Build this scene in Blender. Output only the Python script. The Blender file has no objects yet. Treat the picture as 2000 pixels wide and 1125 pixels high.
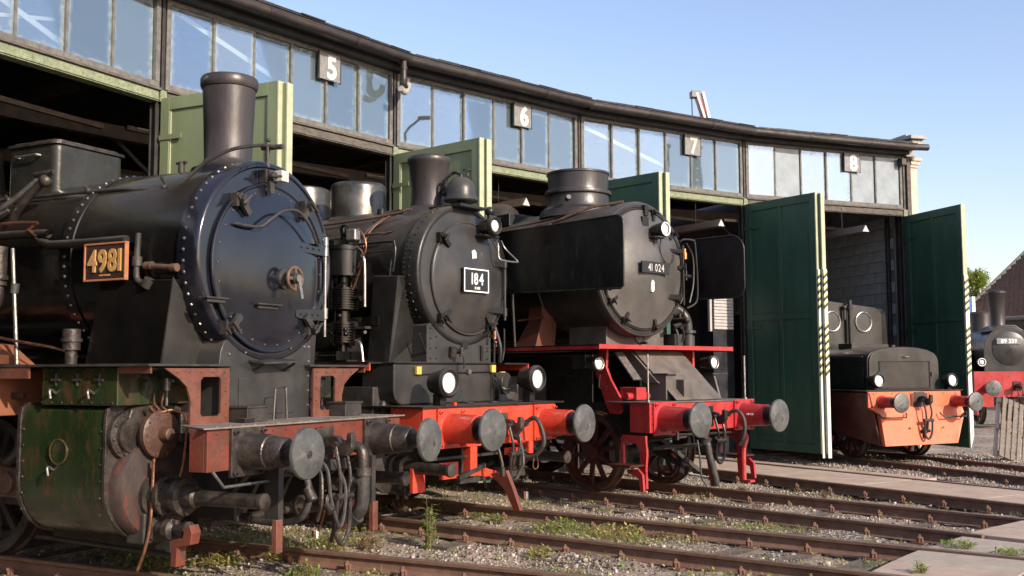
import bpy, bmesh, math, random
import numpy as np
from mathutils import Vector, Matrix
random.seed(7); rng=np.random.default_rng(7)
S=bpy.context.scene
COL=S.collection
R=math.radians; PI=math.pi
# ------------------------------------------------------------------ camera
cam=bpy.data.cameras.new('camera'); co=bpy.data.objects.new('camera',cam); COL.objects.link(co); S.camera=co
cam.sensor_width=36; cam.lens=36.53; cam.clip_end=2000; cam.clip_start=.05
co.matrix_world=Matrix.Translation((0,0,1.667)) @ Matrix.Rotation(R(90+4.586),4,'X') @ Matrix.Rotation(-.00309,4,'Z')
# ------------------------------------------------------------------ sky and sun
SUN_H=-46.5; SUN_E=25.5                      # heading (from +X) towards the sun, elevation
w=bpy.data.worlds.new('World'); S.world=w; w.use_nodes=True
nt=w.node_tree; bg=nt.nodes['Background']; sky=nt.nodes.new('ShaderNodeTexSky')
sky.sky_type='NISHITA'; sky.sun_disc=False; sky.sun_elevation=R(SUN_E); sky.sun_rotation=R(90-SUN_H)
sky.air_density=1.15; sky.dust_density=1.0; sky.ozone_density=1.6
tn=nt.nodes.new('ShaderNodeMix'); tn.data_type='RGBA'; tn.blend_type='MULTIPLY'; tn.inputs[0].default_value=1; tn.inputs[7].default_value=(1.10,.99,1.06,1)
nt.links.new(sky.outputs[0],tn.inputs[6]); nt.links.new(tn.outputs[2],bg.inputs[0]); bg.inputs[1].default_value=.15
sd=Vector((math.cos(R(SUN_H))*math.cos(R(SUN_E)),math.sin(R(SUN_H))*math.cos(R(SUN_E)),math.sin(R(SUN_E))))
sl=bpy.data.lights.new('sun','SUN'); sl.energy=4.3; sl.angle=R(.53); sl.color=(1,.89,.74)
so=bpy.data.objects.new('sun',sl); COL.objects.link(so); so.rotation_euler=sd.to_track_quat('Z','Y').to_euler(); so.location=(20,-10,20)
S.view_settings.view_transform='Standard'; S.view_settings.look='None'; S.view_settings.gamma=1; S.view_settings.exposure=.58
# ------------------------------------------------------------------ layout of the roundhouse
CX,CY,RR,TH,DL=15.359,.208,23.3925,R(147.586),R(10.2015)
def pol(a,r): return Vector((CX+math.cos(a)*r,CY+math.sin(a)*r,0))
def post_pos(i): return pol(TH-i*DL,RR)
def track_ang(i): return TH-(i-.5)*DL
def heading(i): return track_ang(i)-PI
# ------------------------------------------------------------------ materials
MATS={}; EXTRA={}
def mat(name,c1,c2=None,rough=.5,metal=0,scale=6,bump=.15,bscale=60,c3=None,c3amt=.5,rvar=.15,detail=6,coat=0,streak=0,spec=.5,dust=0,emit=None):
    """paint / metal / stone with two tones mixed by noise, a third colour in patches (rust, chips, soot) and relief"""
    m=bpy.data.materials.new(name); m.use_nodes=True; t=m.node_tree; N=t.nodes; L=t.links
    b=N['Principled BSDF']; tc=N.new('ShaderNodeTexCoord'); mp=N.new('ShaderNodeMapping')
    L.new(tc.outputs['Object'],mp.inputs[0])
    if streak: mp.inputs['Scale'].default_value=(1,1,1.0/streak)
    n=N.new('ShaderNodeTexNoise'); n.inputs['Scale'].default_value=scale; n.inputs['Detail'].default_value=detail; n.inputs['Roughness'].default_value=.62
    L.new(mp.outputs[0],n.inputs[0])
    c2=c2 or tuple(min(1,v*1.35+.004) for v in c1)
    r=N.new('ShaderNodeValToRGB'); r.color_ramp.elements[0].position=.36; r.color_ramp.elements[1].position=.66
    r.color_ramp.elements[0].color=(*c1,1); r.color_ramp.elements[1].color=(*c2,1); L.new(n.outputs[0],r.inputs[0])
    out=r.outputs[0]
    if c3:
        n3=N.new('ShaderNodeTexNoise'); n3.inputs['Scale'].default_value=scale*2.6; n3.inputs['Detail'].default_value=9; n3.inputs['Roughness'].default_value=.78
        L.new(mp.outputs[0],n3.inputs[0]); r3=N.new('ShaderNodeValToRGB'); p=.72-.34*c3amt
        r3.color_ramp.elements[0].position=p; r3.color_ramp.elements[1].position=p+.17; L.new(n3.outputs[0],r3.inputs[0])
        mx=N.new('ShaderNodeMix'); mx.data_type='RGBA'; L.new(r3.outputs[0],mx.inputs[0]); L.new(out,mx.inputs[6]); mx.inputs[7].default_value=(*c3,1); out=mx.outputs[2]
    if dust:
        g=N.new('ShaderNodeNewGeometry'); sx=N.new('ShaderNodeSeparateXYZ'); L.new(g.outputs['Normal'],sx.inputs[0])
        md=N.new('ShaderNodeMapRange'); md.inputs[1].default_value=.25; md.inputs[2].default_value=.95; md.inputs[4].default_value=dust; L.new(sx.outputs[2],md.inputs[0])
        mm=N.new('ShaderNodeMath'); mm.operation='MULTIPLY'; L.new(md.outputs[0],mm.inputs[0]); L.new(n.outputs[0],mm.inputs[1])
        mx=N.new('ShaderNodeMix'); mx.data_type='RGBA'; L.new(mm.outputs[0],mx.inputs[0]); L.new(out,mx.inputs[6]); mx.inputs[7].default_value=(.2,.15,.11,1); out=mx.outputs[2]
    L.new(out,b.inputs['Base Color'])
    n2=N.new('ShaderNodeTexNoise'); n2.inputs['Scale'].default_value=scale*.7+1.3; n2.inputs['Detail'].default_value=8; L.new(mp.outputs[0],n2.inputs[0])
    mr=N.new('ShaderNodeMapRange'); mr.inputs[1].default_value=.3; mr.inputs[2].default_value=.7; mr.inputs[3].default_value=max(.04,rough-rvar); mr.inputs[4].default_value=min(1,rough+rvar)
    L.new(n2.outputs[0],mr.inputs[0]); L.new(mr.outputs[0],b.inputs['Roughness'])
    b.inputs['Metallic'].default_value=metal; b.inputs['Specular IOR Level'].default_value=spec
    if coat: b.inputs['Coat Weight'].default_value=coat; b.inputs['Coat Roughness'].default_value=.12
    if bump:
        nb=N.new('ShaderNodeTexNoise'); nb.inputs['Scale'].default_value=bscale; nb.inputs['Detail'].default_value=5; L.new(mp.outputs[0],nb.inputs[0])
        bp=N.new('ShaderNodeBump'); bp.inputs['Strength'].default_value=bump; bp.inputs['Distance'].default_value=.01
        nw=N.new('ShaderNodeTexNoise'); nw.inputs['Scale'].default_value=3.1; nw.inputs['Detail'].default_value=2; L.new(tc.outputs['Object'],nw.inputs[0])
        ad=N.new('ShaderNodeMath'); ad.operation='MULTIPLY_ADD'; L.new(nw.outputs[0],ad.inputs[0]); ad.inputs[1].default_value=1.1; L.new(nb.outputs[0],ad.inputs[2])
        L.new(ad.outputs[0],bp.inputs['Height']); L.new(bp.outputs[0],b.inputs['Normal'])
    MATS[name]=m; return m
mat('black_gloss',(.004,.0037,.0037),(.008,.0068,.006),.22,scale=2.2,bump=.12,bscale=9,c3=(.018,.013,.010),c3amt=.42,rvar=.09,coat=.22,dust=.3,spec=.35)
mat('black_front',(.005,.006,.010),(.011,.012,.018),.16,scale=2.5,bump=.12,bscale=8,c3=(.045,.035,.03),c3amt=.15,rvar=.09,coat=.4,dust=.15)  # blue of the sky mirrored in the front, tinted into the base colour
mat('black_satin',(.009,.0085,.008),(.018,.0165,.015),.37,scale=3,bump=.2,bscale=22,c3=(.055,.038,.028),c3amt=.42,rvar=.12,dust=.6,spec=.32)
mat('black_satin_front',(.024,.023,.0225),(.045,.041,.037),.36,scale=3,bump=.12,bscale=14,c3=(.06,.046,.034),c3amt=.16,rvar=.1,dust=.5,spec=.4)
mat('graphite',(.024,.023,.021),(.048,.045,.041),.36,metal=.2,scale=2.5,bump=.12,bscale=18,c3=(.045,.035,.028),c3amt=.2,rvar=.08,dust=.6)
mat('deflector_black',(.007,.0065,.006),(.016,.014,.013),.42,scale=3,bump=.5,bscale=6,c3=(.055,.046,.04),c3amt=.52,streak=2,spec=.3)
mat('smokebox_grey',(.075,.071,.064),(.115,.108,.098),.36,metal=.25,scale=2.5,bump=.12,bscale=18,c3=(.045,.035,.028),c3amt=.25,rvar=.08)
mat('frame_dusty',(.07,.06,.052),(.12,.105,.092),.55,scale=4,bump=.3,bscale=30,c3=(.10,.06,.04),c3amt=.3,dust=.6)
mat('deck_dusty',(.13,.10,.08),(.21,.17,.14),.75,scale=5,bump=.3,bscale=40,c3=(.08,.06,.05),c3amt=.4)
mat('chimney_grey',(.032,.027,.026),(.058,.049,.046),.42,metal=.3,scale=3,bump=.2,bscale=30,streak=3,c3=(.04,.03,.028),c3amt=.3)
mat('sandbox_paint',(.022,.022,.018),(.05,.048,.038),.3,metal=.35,scale=3,bump=.25,bscale=20,c3=(.09,.07,.045),c3amt=.4,dust=.4)
mat('steel_dome',(.075,.07,.062),(.15,.138,.12),.34,metal=.75,scale=4,bump=.15,bscale=25,c3=(.06,.045,.035),c3amt=.35)
mat('greasy_metal',(.028,.023,.02),(.085,.07,.06),.42,metal=.45,scale=9,bump=.5,bscale=45,c3=(.10,.05,.03),c3amt=.35)
mat('dusty_black',(.02,.017,.015),(.05,.042,.036),.55,scale=6,bump=.4,bscale=40,c3=(.12,.075,.05),c3amt=.25)
mat('primer_orange',(.20,.07,.035),(.27,.10,.05),.6,scale=4,c3=(.08,.04,.03),c3amt=.4)
mat('bare_steel',(.24,.23,.22),(.38,.36,.34),.34,metal=.85,scale=14,bump=.2,bscale=80,c3=(.12,.08,.06),c3amt=.25)
mat('buffer_face',(.075,.077,.075),(.125,.125,.118),.42,metal=.4,scale=5,bump=.3,bscale=90,c3=(.20,.19,.175),c3amt=.60)
mat('rust_red',(.115,.022,.012),(.155,.036,.02),.55,scale=4,bump=.3,bscale=35,c3=(.06,.035,.026),c3amt=.7,dust=.7)
mat('oxide_brown',(.115,.035,.02),(.16,.055,.034),.55,scale=5,bump=.3,bscale=40,c3=(.055,.032,.024),c3amt=.68,dust=.7)
mat('signal_red',(.50,.045,.022),(.60,.065,.032),.36,scale=3,bump=.12,bscale=25,c3=(.20,.03,.02),c3amt=.6,coat=.15)
mat('deep_red',(.34,.02,.022),(.44,.035,.034),.4,scale=3,bump=.12,bscale=25,c3=(.13,.018,.018),c3amt=.6,coat=.15)
mat('wheel_red',(.04,.006,.006),(.075,.011,.009),.5,scale=6,bump=.3,bscale=40,c3=(.05,.03,.025),c3amt=.45)
mat('orange_paint',(.58,.115,.045),(.68,.155,.065),.5,scale=4,bump=.15,bscale=35,c3=(.42,.10,.05),c3amt=.6)
mat('loco_green',(.009,.019,.006),(.021,.034,.010),.3,scale=3,bump=.3,bscale=16,c3=(.075,.032,.018),c3amt=.66,coat=.25,streak=2.5)
mat('rusty_grease',(.065,.032,.022),(.11,.06,.042),.5,metal=.2,scale=9,bump=.5,bscale=40,c3=(.05,.04,.035),c3amt=.4)
mat('greasy_brass',(.10,.07,.03),(.2,.14,.06),.3,metal=.7,scale=12,bump=.2)
mat('dull_steel',(.12,.115,.105),(.2,.19,.18),.4,metal=.7,scale=14,bump=.2)
mat('cover_paint',(.03,.022,.019),(.065,.05,.043),.5,scale=4,bump=.4,bscale=30,c3=(.16,.035,.02),c3amt=.62,streak=2)
mat('brass',(.50,.27,.09),(.62,.36,.14),.4,metal=.25,scale=12,bump=.2)
mat('copper',(.26,.12,.07),(.42,.2,.12),.42,metal=.9,scale=20,bump=.2,c3=(.2,.1,.06),c3amt=.4)
mat('pipe_brown',(.07,.04,.028),(.14,.075,.05),.55,scale=14,bump=.3)
mat('copper_frame',(.32,.12,.05),(.40,.16,.07),.5,scale=12)
mat('plate_dark',(.025,.012,.01),(.04,.02,.015),.5,scale=9)
mat('plate_black',(.008,.008,.008),None,.4)
mat('plate_grey',(.16,.155,.15),(.22,.21,.20),.55,scale=12)
mat('white_paint',(.78,.77,.74),(.85,.84,.8),.5,scale=20,bump=.05)
mat('pale_lettering',(.42,.40,.37),(.5,.47,.43),.5,scale=20,bump=.05)
mat('yellow_tag',(.45,.33,.06),(.55,.42,.09),.5)
mat('rubber_tyre',(.035,.018,.013),(.09,.045,.03),.5,metal=.3,scale=8,bump=.4,bscale=40)
mat('rubber',(.02,.018,.017),(.05,.045,.04),.55,scale=14,bump=.4,bscale=70,c3=(.09,.075,.06),c3amt=.3)
mat('copper_lamp',(.5,.25,.08),None,.35,metal=.8)
mat('rail_side',(.135,.070,.045),(.20,.115,.078),.7,scale=7,bump=.5,bscale=70,c3=(.06,.035,.026),c3amt=.4)
mat('rail_top',(.22,.145,.10),(.32,.225,.17),.42,metal=.5,scale=8,bump=.2,bscale=70)
mat('sleeper_wood',(.085,.065,.05),(.16,.13,.105),.9,scale=8,bump=.8,bscale=30,c3=(.05,.035,.028),c3amt=.4)
mat('fastening_rust',(.13,.06,.038),(.2,.11,.075),.75,scale=18,bump=.5)
mat('truss_brown',(.06,.04,.028),(.11,.075,.055),.7,scale=7,bump=.3,c3=(.16,.12,.09),c3amt=.4)
mat('steel_black',(.018,.016,.014),(.038,.032,.027),.6,scale=7,bump=.3,c3=(.1,.055,.03),c3amt=.3)
mat('old_grey_wood',(.065,.055,.046),(.14,.12,.10),.85,scale=10,bump=.6,bscale=50,c3=(.05,.042,.035),c3amt=.4,streak=.25)
mat('flaked_green_wood',(.16,.19,.11),(.26,.29,.18),.8,scale=10,bump=.6,bscale=50,c3=(.08,.065,.05),c3amt=.62)
mat('frame_grey',(.09,.085,.078),(.165,.155,.14),.75,scale=14,bump=.5,bscale=60,c3=(.09,.075,.06),c3amt=.4)
mat('tar_black',(.013,.012,.012),(.024,.02,.02),.7,scale=5,bump=.4)
mat('gutter_brown',(.022,.016,.014),(.042,.031,.026),.5,scale=5,bump=.3,metal=.2,c3=(.028,.02,.018),c3amt=.35)
mat('door_light_green',(.155,.19,.10),(.19,.225,.125),.45,scale=1.6,bump=.15,bscale=20,c3=(.15,.16,.085),c3amt=.5,streak=4)
mat('door_dark_green',(.024,.066,.045),(.037,.096,.063),.5,scale=2.2,bump=.35,bscale=14,c3=(.045,.05,.036),c3amt=.5,streak=4)
mat('door_edge_pale',(.34,.35,.22),(.44,.45,.30),.5,scale=6)
mat('stripe_yellow',(.62,.55,.12),(.7,.64,.2),.5)
mat('stripe_white',(.62,.62,.56),(.74,.74,.68),.5)
mat('stripe_black',(.03,.03,.028),None,.55)
mat('cinder_block',(.36,.36,.365),(.52,.52,.52),.9,scale=5,bump=.6,bscale=40,c3=(.2,.2,.2),c3amt=.5)
mat('mortar',(.2,.2,.2),None,.95)
mat('brick',(.34,.17,.12),(.46,.27,.19),.85,scale=7,bump=.5)
mat('cream_plaster',(.50,.38,.30),(.62,.49,.4),.85,scale=4,bump=.3,c3=(.38,.24,.17),c3amt=.4)
mat('coping_grey',(.25,.23,.21),(.36,.34,.31),.7,scale=6)
mat('concrete_slab',(.34,.25,.185),(.45,.345,.265),.85,scale=2.6,bump=.35,bscale=35,c3=(.22,.18,.15),c3amt=.33)
mat('concrete_slab_grey',(.30,.245,.195),(.40,.335,.27),.85,scale=3.6,bump=.35,bscale=35,c3=(.17,.15,.135),c3amt=.4)
mat('pallet_wood',(.13,.105,.085),(.20,.165,.135),.85,scale=9,bump=.5,streak=.3)
mat('wood_pale',(.55,.45,.35),(.68,.58,.46),.8,scale=9,bump=.4)
mat('roof_tile',(.10,.06,.045),(.17,.105,.08),.8,scale=9,bump=.5,c3=(.09,.06,.05),c3amt=.4)
mat('render_grey',(.22,.22,.21),(.3,.3,.29),.85,scale=3)
mat('window_dark',(.03,.035,.04),None,.12)
mat('crane_red',(.45,.06,.045),(.55,.09,.07),.5)
mat('crane_white',(.62,.56,.52),None,.5)
mat('bark',(.09,.07,.05),(.15,.12,.09),.9,scale=9,bump=.6)
mat('stone',(.13,.115,.10),(.27,.245,.22),.85,scale=3.0,bump=.4,bscale=50,detail=9)
mat('mast_dark',(.05,.06,.055),None,.6)
mat('hood_brown',(.10,.065,.05),(.15,.10,.08),.5,scale=5)
mat('blue_sheet',(.05,.11,.32),None,.5)
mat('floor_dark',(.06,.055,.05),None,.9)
mat('blue_cabinet',(.004,.005,.009),(.007,.009,.014),.5,scale=5)
mat('grey_shutter',(.34,.32,.3),(.42,.40,.37),.6,scale=8)
def leafmat(name,c1,c2):
    m=bpy.data.materials.new(name); m.use_nodes=True; t=m.node_tree; N=t.nodes; L=t.links; b=N['Principled BSDF']
    g=N.new('ShaderNodeNewGeometry'); r=N.new('ShaderNodeValToRGB'); r.color_ramp.elements[0].color=(*c1,1); r.color_ramp.elements[1].color=(*c2,1)
    L.new(g.outputs['Random Per Island'],r.inputs[0]); L.new(r.outputs[0],b.inputs['Base Color']); b.inputs['Roughness'].default_value=.55
    tr=N.new('ShaderNodeBsdfTranslucent'); L.new(r.outputs[0],tr.inputs[0]); mx=N.new('ShaderNodeMixShader'); mx.inputs[0].default_value=.35
    L.new(b.outputs[0],mx.inputs[1]); L.new(tr.outputs[0],mx.inputs[2]); L.new(mx.outputs[0],N['Material Output'].inputs[0]); MATS[name]=m
leafmat('leaf_tree',(.13,.22,.03),(.42,.44,.08)); leafmat('leaf_weed',(.13,.24,.04),(.36,.42,.10)); leafmat('leaf_yellow',(.30,.31,.07),(.55,.48,.16)); leafmat('leaf_dry',(.2,.13,.07),(.36,.26,.15)); leafmat('grass_blade',(.12,.15,.05),(.34,.30,.14))
def mat_glass(name,lens=False):
    m=bpy.data.materials.new(name); m.use_nodes=True; t=m.node_tree; N=t.nodes; L=t.links; N.remove(N['Principled BSDF']); o=N['Material Output']
    tc=N.new('ShaderNodeTexCoord'); oi=N.new('ShaderNodeObjectInfo')
    gl=N.new('ShaderNodeBsdfGlossy'); gl.inputs['Roughness'].default_value=.02; gl.inputs[0].default_value=(.70,.85,1,1)
    df=N.new('ShaderNodeBsdfDiffuse'); df.inputs[0].default_value=(.42,.47,.46,1)
    tr=N.new('ShaderNodeBsdfTransparent'); tr.inputs[0].default_value=(.93,.95,.93,1)
    # wavy old panes
    wv=N.new('ShaderNodeTexNoise'); wv.inputs['Scale'].default_value=1.3; wv.inputs['Detail'].default_value=1; L.new(tc.outputs['Object'],wv.inputs[0])
    bp=N.new('ShaderNodeBump'); bp.inputs['Strength'].default_value=.03; bp.inputs['Distance'].default_value=.02; L.new(wv.outputs[0],bp.inputs['Height']); L.new(bp.outputs[0],gl.inputs['Normal'])
    fr=N.new('ShaderNodeFresnel'); fr.inputs[0].default_value=1.5; L.new(bp.outputs[0],fr.inputs['Normal'])
    ma=N.new('ShaderNodeMath'); ma.operation='MULTIPLY_ADD'; L.new(fr.outputs[0],ma.inputs[0]); ma.inputs[1].default_value=.9; ma.inputs[2].default_value=.19; ma.use_clamp=True
    mx=N.new('ShaderNodeMixShader'); L.new(ma.outputs[0],mx.inputs[0]); L.new(tr.outputs[0],mx.inputs[1]); L.new(gl.outputs[0],mx.inputs[2])
    # grime creeping in from the edges, most at the top
    sp=N.new('ShaderNodeSeparateXYZ'); L.new(tc.outputs['Generated'],sp.inputs[0])
    def M(op,a,b=None,c=None):
        n=N.new('ShaderNodeMath'); n.operation=op
        for k,v in enumerate((a,b,c)):
            if v is None: continue
            if isinstance(v,(int,float)): n.inputs[k].default_value=v
            else: L.new(v,n.inputs[k])
        return n.outputs[0]
    ey=M('ABSOLUTE',M('SUBTRACT',sp.outputs[1],.5)); ez=M('SUBTRACT',sp.outputs[2],.5); ezt=M('MAXIMUM',ez,M('MULTIPLY',ez,-.90))
    e=M('MAXIMUM',M('MULTIPLY',ey,.98),ezt)
    va=N.new('ShaderNodeVectorMath'); va.operation='ADD'; L.new(tc.outputs['Object'],va.inputs[0]); 
    cb=N.new('ShaderNodeCombineXYZ'); L.new(M('MULTIPLY',oi.outputs['Random'],50),cb.inputs[0]); L.new(cb.outputs[0],va.inputs[1])
    n1=N.new('ShaderNodeTexNoise'); n1.inputs['Scale'].default_value=14; n1.inputs['Detail'].default_value=8; n1.inputs['Roughness'].default_value=.75; L.new(va.outputs[0],n1.inputs[0])
    v=M('ADD',e,M('MULTIPLY',M('SUBTRACT',n1.outputs[0],.5),.42))
    rm=N.new('ShaderNodeMapRange'); L.new(v,rm.inputs[0]); rm.inputs[1].default_value=.40; rm.inputs[2].default_value=.53; rm.inputs[3].default_value=.035; rm.inputs[4].default_value=.42
    mps=N.new('ShaderNodeMapping'); mps.inputs['Scale'].default_value=(9,9,28); L.new(va.outputs[0],mps.inputs[0])
    n2=N.new('ShaderNodeTexNoise'); n2.inputs['Scale'].default_value=.9; n2.inputs['Detail'].default_value=3; L.new(mps.outputs[0],n2.inputs[0])
    sm=N.new('ShaderNodeMapRange'); L.new(n2.outputs[0],sm.inputs[0]); sm.inputs[1].default_value=.72; sm.inputs[2].default_value=.78; sm.inputs[4].default_value=.4
    f=M('MAXIMUM',rm.outputs[0],sm.outputs[0]); f=M('ADD',f,M('MULTIPLY',oi.outputs['Random'],.07))
    m2=N.new('ShaderNodeMixShader'); L.new(f,m2.inputs[0]); L.new(mx.outputs[0],m2.inputs[1]); L.new(df.outputs[0],m2.inputs[2]); L.new(m2.outputs[0],o.inputs[0]); MATS[name]=m
mat_glass('pane_glass')
mat('frosted_pane',(.19,.225,.245),(.26,.295,.315),.25,scale=3,bump=.05,bscale=6,spec=.6)
def mat_lens(name):
    m=bpy.data.materials.new(name); m.use_nodes=True; b=m.node_tree.nodes['Principled BSDF']
    b.inputs['Base Color'].default_value=(.86,.86,.84,1); b.inputs['Roughness'].default_value=.22; b.inputs['Metallic'].default_value=.15; b.inputs['Coat Weight'].default_value=1
    N=m.node_tree.nodes; L=m.node_tree.links; tc=N.new('ShaderNodeTexCoord'); wv=N.new('ShaderNodeTexWave'); wv.inputs['Scale'].default_value=9; L.new(tc.outputs['Object'],wv.inputs[0])
    bp=N.new('ShaderNodeBump'); bp.inputs['Strength'].default_value=.35; bp.inputs['Distance'].default_value=.01; L.new(wv.outputs[0],bp.inputs['Height']); L.new(bp.outputs[0],b.inputs['Normal']); MATS[name]=m
mat_lens('lamp_glass')
# ------------------------------------------------------------------ mesh kit
def frame_of(ax):
    ax=Vector(ax).normalized(); up=Vector((0,0,1)) if abs(ax.z)<.9 else Vector((1,0,0))
    u=ax.cross(up).normalized(); v=ax.cross(u).normalized(); return u,v
class MB:
    def __init__(s): s.v=[]; s.f=[]; s.m=[]; s.cur=0
    def use(s,k): s.cur=k; return s
    def addf(s,*fs):
        for f in fs: s.f.append(tuple(f)); s.m.append(s.cur)
    def raw(s,vs,fs):
        o=len(s.v); s.v+= [tuple(v) for v in vs]
        for f in fs: s.addf([o+i for i in f])
        return s
    def box(s,x0,x1,y0,y1,z0,z1,M=None):
        vs=[Vector((x,y,z)) for x in (x0,x1) for y in (y0,y1) for z in (z0,z1)]
        if M: vs=[M@v for v in vs]
        return s.raw(vs,[(0,1,3,2),(4,6,7,5),(0,4,5,1),(2,3,7,6),(0,2,6,4),(1,5,7,3)])
    def beam(s,a,b,w,h=None,up=(0,0,1)):
        a=Vector(a); b=Vector(b); d=(b-a); l=d.length; d.normalize(); upv=Vector(up)
        if abs(d.dot(upv))>.98: upv=Vector((1,0,0))
        sd_=d.cross(upv).normalized(); u2=sd_.cross(d).normalized(); h=h or w; vs=[]
        for t in (a,b):
            for i,j in ((-1,-1),(1,-1),(1,1),(-1,1)): vs.append(t+sd_*i*w/2+u2*j*h/2)
        return s.raw(vs,[(3,2,1,0),(4,5,6,7),(0,1,5,4),(1,2,6,5),(2,3,7,6),(3,0,4,7)])
    def lathe(s,o,ax,prof,n=32,a0=0,a1=2*PI,cap=True,ref=None):
        """prof: list of (t along the axis, radius)"""
        o=Vector(o); ax=Vector(ax).normalized(); u,v=frame_of(ax)
        if ref is not None:
            u=Vector(ref).normalized(); v=ax.cross(u).normalized()
        full=abs(a1-a0-2*PI)<1e-4; m=n if full else n+1; base=len(s.v)
        for t,r in prof:
            for k in range(m):
                a=a0+(a1-a0)*k/n; s.v.append(tuple(o+ax*t+(u*math.cos(a)+v*math.sin(a))*r))
        for i in range(len(prof)-1):
            for k in range(n):
                k2=(k+1)%m if full else k+1
                s.addf((base+i*m+k,base+i*m+k2,base+(i+1)*m+k2,base+(i+1)*m+k))
        if cap and full:
            if prof[0][1]>1e-4: s.addf([base+k for k in range(m)][::-1])
            if prof[-1][1]>1e-4: s.addf([base+(len(prof)-1)*m+k for k in range(m)])
        return s
    def cyl(s,a,b,r,r2=None,n=20):
        a=Vector(a); b=Vector(b); return s.lathe(a,b-a,[(0,r),((b-a).length,r if r2 is None else r2)],n)
    def tube(s,pts,r,n=8,smooth=0,closed=False):
        P=[Vector(p) for p in pts]
        if smooth:
            Q=[]; N=len(P)
            for i in range(N if closed else N-1):
                p0=P[(i-1)%N] if closed or i>0 else P[0]*2-P[1]; p1=P[i]; p2=P[(i+1)%N]; p3=P[(i+2)%N] if closed or i+2<N else P[-1]*2-P[-2]
                for k in range(smooth):
                    t=k/smooth; Q.append(.5*((2*p1)+(p2-p0)*t+(2*p0-5*p1+4*p2-p3)*t*t+(3*p1-p0-3*p2+p3)*t**3))
            if not closed: Q.append(P[-1])
            P=Q
        base=len(s.v); nn=len(P); u=None
        for i,p in enumerate(P):
            if closed: d=(P[(i+1)%nn]-P[i-1])
            else: d=(P[min(i+1,nn-1)]-P[max(i-1,0)])
            d.normalize()
            if u is None: u,_=frame_of(d)
            u=(u-d*u.dot(d)).normalized(); v=d.cross(u)
            rr=r if not callable(r) else r(i/(nn-1))
            for k in range(n):
                a=2*PI*k/n; s.v.append(tuple(p+(u*math.cos(a)+v*math.sin(a))*rr))
        for i in range(nn if closed else nn-1):
            j=(i+1)%nn
            for k in range(n): s.addf((base+i*n+k,base+i*n+(k+1)%n,base+j*n+(k+1)%n,base+j*n+k))
        if not closed: s.addf([base+k for k in range(n)][::-1]); s.addf([base+(nn-1)*n+k for k in range(n)])
        return s
    def torus(s,c,ax,Rr,r,n=32,k=8):
        u,v=frame_of(ax); c=Vector(c)
        return s.tube([c+(u*math.cos(2*PI*i/n)+v*math.sin(2*PI*i/n))*Rr for i in range(n)],r,k,closed=True)
    def prism(s,poly,pl,a,b):
        """poly in plane pl ('xz','yz','xy') extruded from a to b along the third axis"""
        def mk(p,t): return {'xz':(p[0],t,p[1]),'yz':(t,p[0],p[1]),'xy':(p[0],p[1],t)}[pl]
        n=len(poly); base=len(s.v); s.v+=[mk(p,a) for p in poly]+[mk(p,b) for p in poly]
        s.addf([base+i for i in range(n)][::-1]); s.addf([base+n+i for i in range(n)])
        for i in range(n): j=(i+1)%n; s.addf((base+i,base+j,base+n+j,base+n+i))
        return s
    def sphere(s,c,r,n=16,m=10,sz=1):
        return s.lathe(c,(0,0,1),[(-r*sz*math.cos(PI*i/m),max(1e-5,r*math.sin(PI*i/m))) for i in range(m+1)],n,cap=False)
    def rivet(s,p,nrm,r=.012):
        p=Vector(p); nrm=Vector(nrm).normalized(); u,v=frame_of(nrm); base=len(s.v)
        for t,rr in ((0,1),(.65,.75)):
            for k in range(6): a=k*PI/3; s.v.append(tuple(p+nrm*r*t+(u*math.cos(a)+v*math.sin(a))*r*rr))
        s.v.append(tuple(p+nrm*r))
        for k in range(6): k2=(k+1)%6; s.addf((base+k,base+k2,base+6+k2,base+6+k)); s.addf((base+6+k,base+6+k2,base+12))
        return s
    def rivet_ring(s,c,ax,Rr,n,nrm='radial',r=.012,a0=0,a1=2*PI):
        ax=Vector(ax).normalized(); c=Vector(c); u=Vector((0,0,1)); u=(u-ax*u.dot(ax)).normalized(); v=ax.cross(u)
        for k in range(n):
            a=a0+(a1-a0)*(k+.5)/n; d=u*math.cos(a)+v*math.sin(a); s.rivet(c+d*Rr,d if nrm=='radial' else ax,r)
        return s
    def rivet_line(s,a,b,n,nrm,r=.01):
        a=Vector(a); b=Vector(b)
        for k in range(n): s.rivet(a+(b-a)*(k/(n-1) if n>1 else .5),nrm,r)
        return s
    def mesh(s,name,mats,ang=38):
        me=bpy.data.meshes.new(name); me.from_pydata([tuple(v) for v in s.v],[],s.f)
        if not isinstance(mats,(list,tuple)): mats=[mats]
        for m in mats: me.materials.append(MATS[m])
        if len(mats)>1: me.polygons.foreach_set('material_index',s.m)
        me.polygons.foreach_set('use_smooth',[True]*len(me.polygons)); me.update()
        bm=bmesh.new(); bm.from_mesh(me); bmesh.ops.recalc_face_normals(bm,faces=bm.faces); bm.to_mesh(me); bm.free()
        me.set_sharp_from_angle(angle=R(ang)); return me
def put(name,me,parent=None,loc=None,rot=None,kind=None,bev=0,seg=2):
    o=bpy.data.objects.new(name,me); COL.objects.link(o)
    if parent: o.parent=parent
    if loc is not None: o.location=loc
    if rot is not None: o.rotation_euler=rot
    if kind: o['kind']=kind
    if bev:
        b=o.modifiers.new('bevel','BEVEL'); b.width=bev; b.segments=seg; b.limit_method='ANGLE'; b.angle_limit=R(40); b.harden_normals=True
    return o
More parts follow.
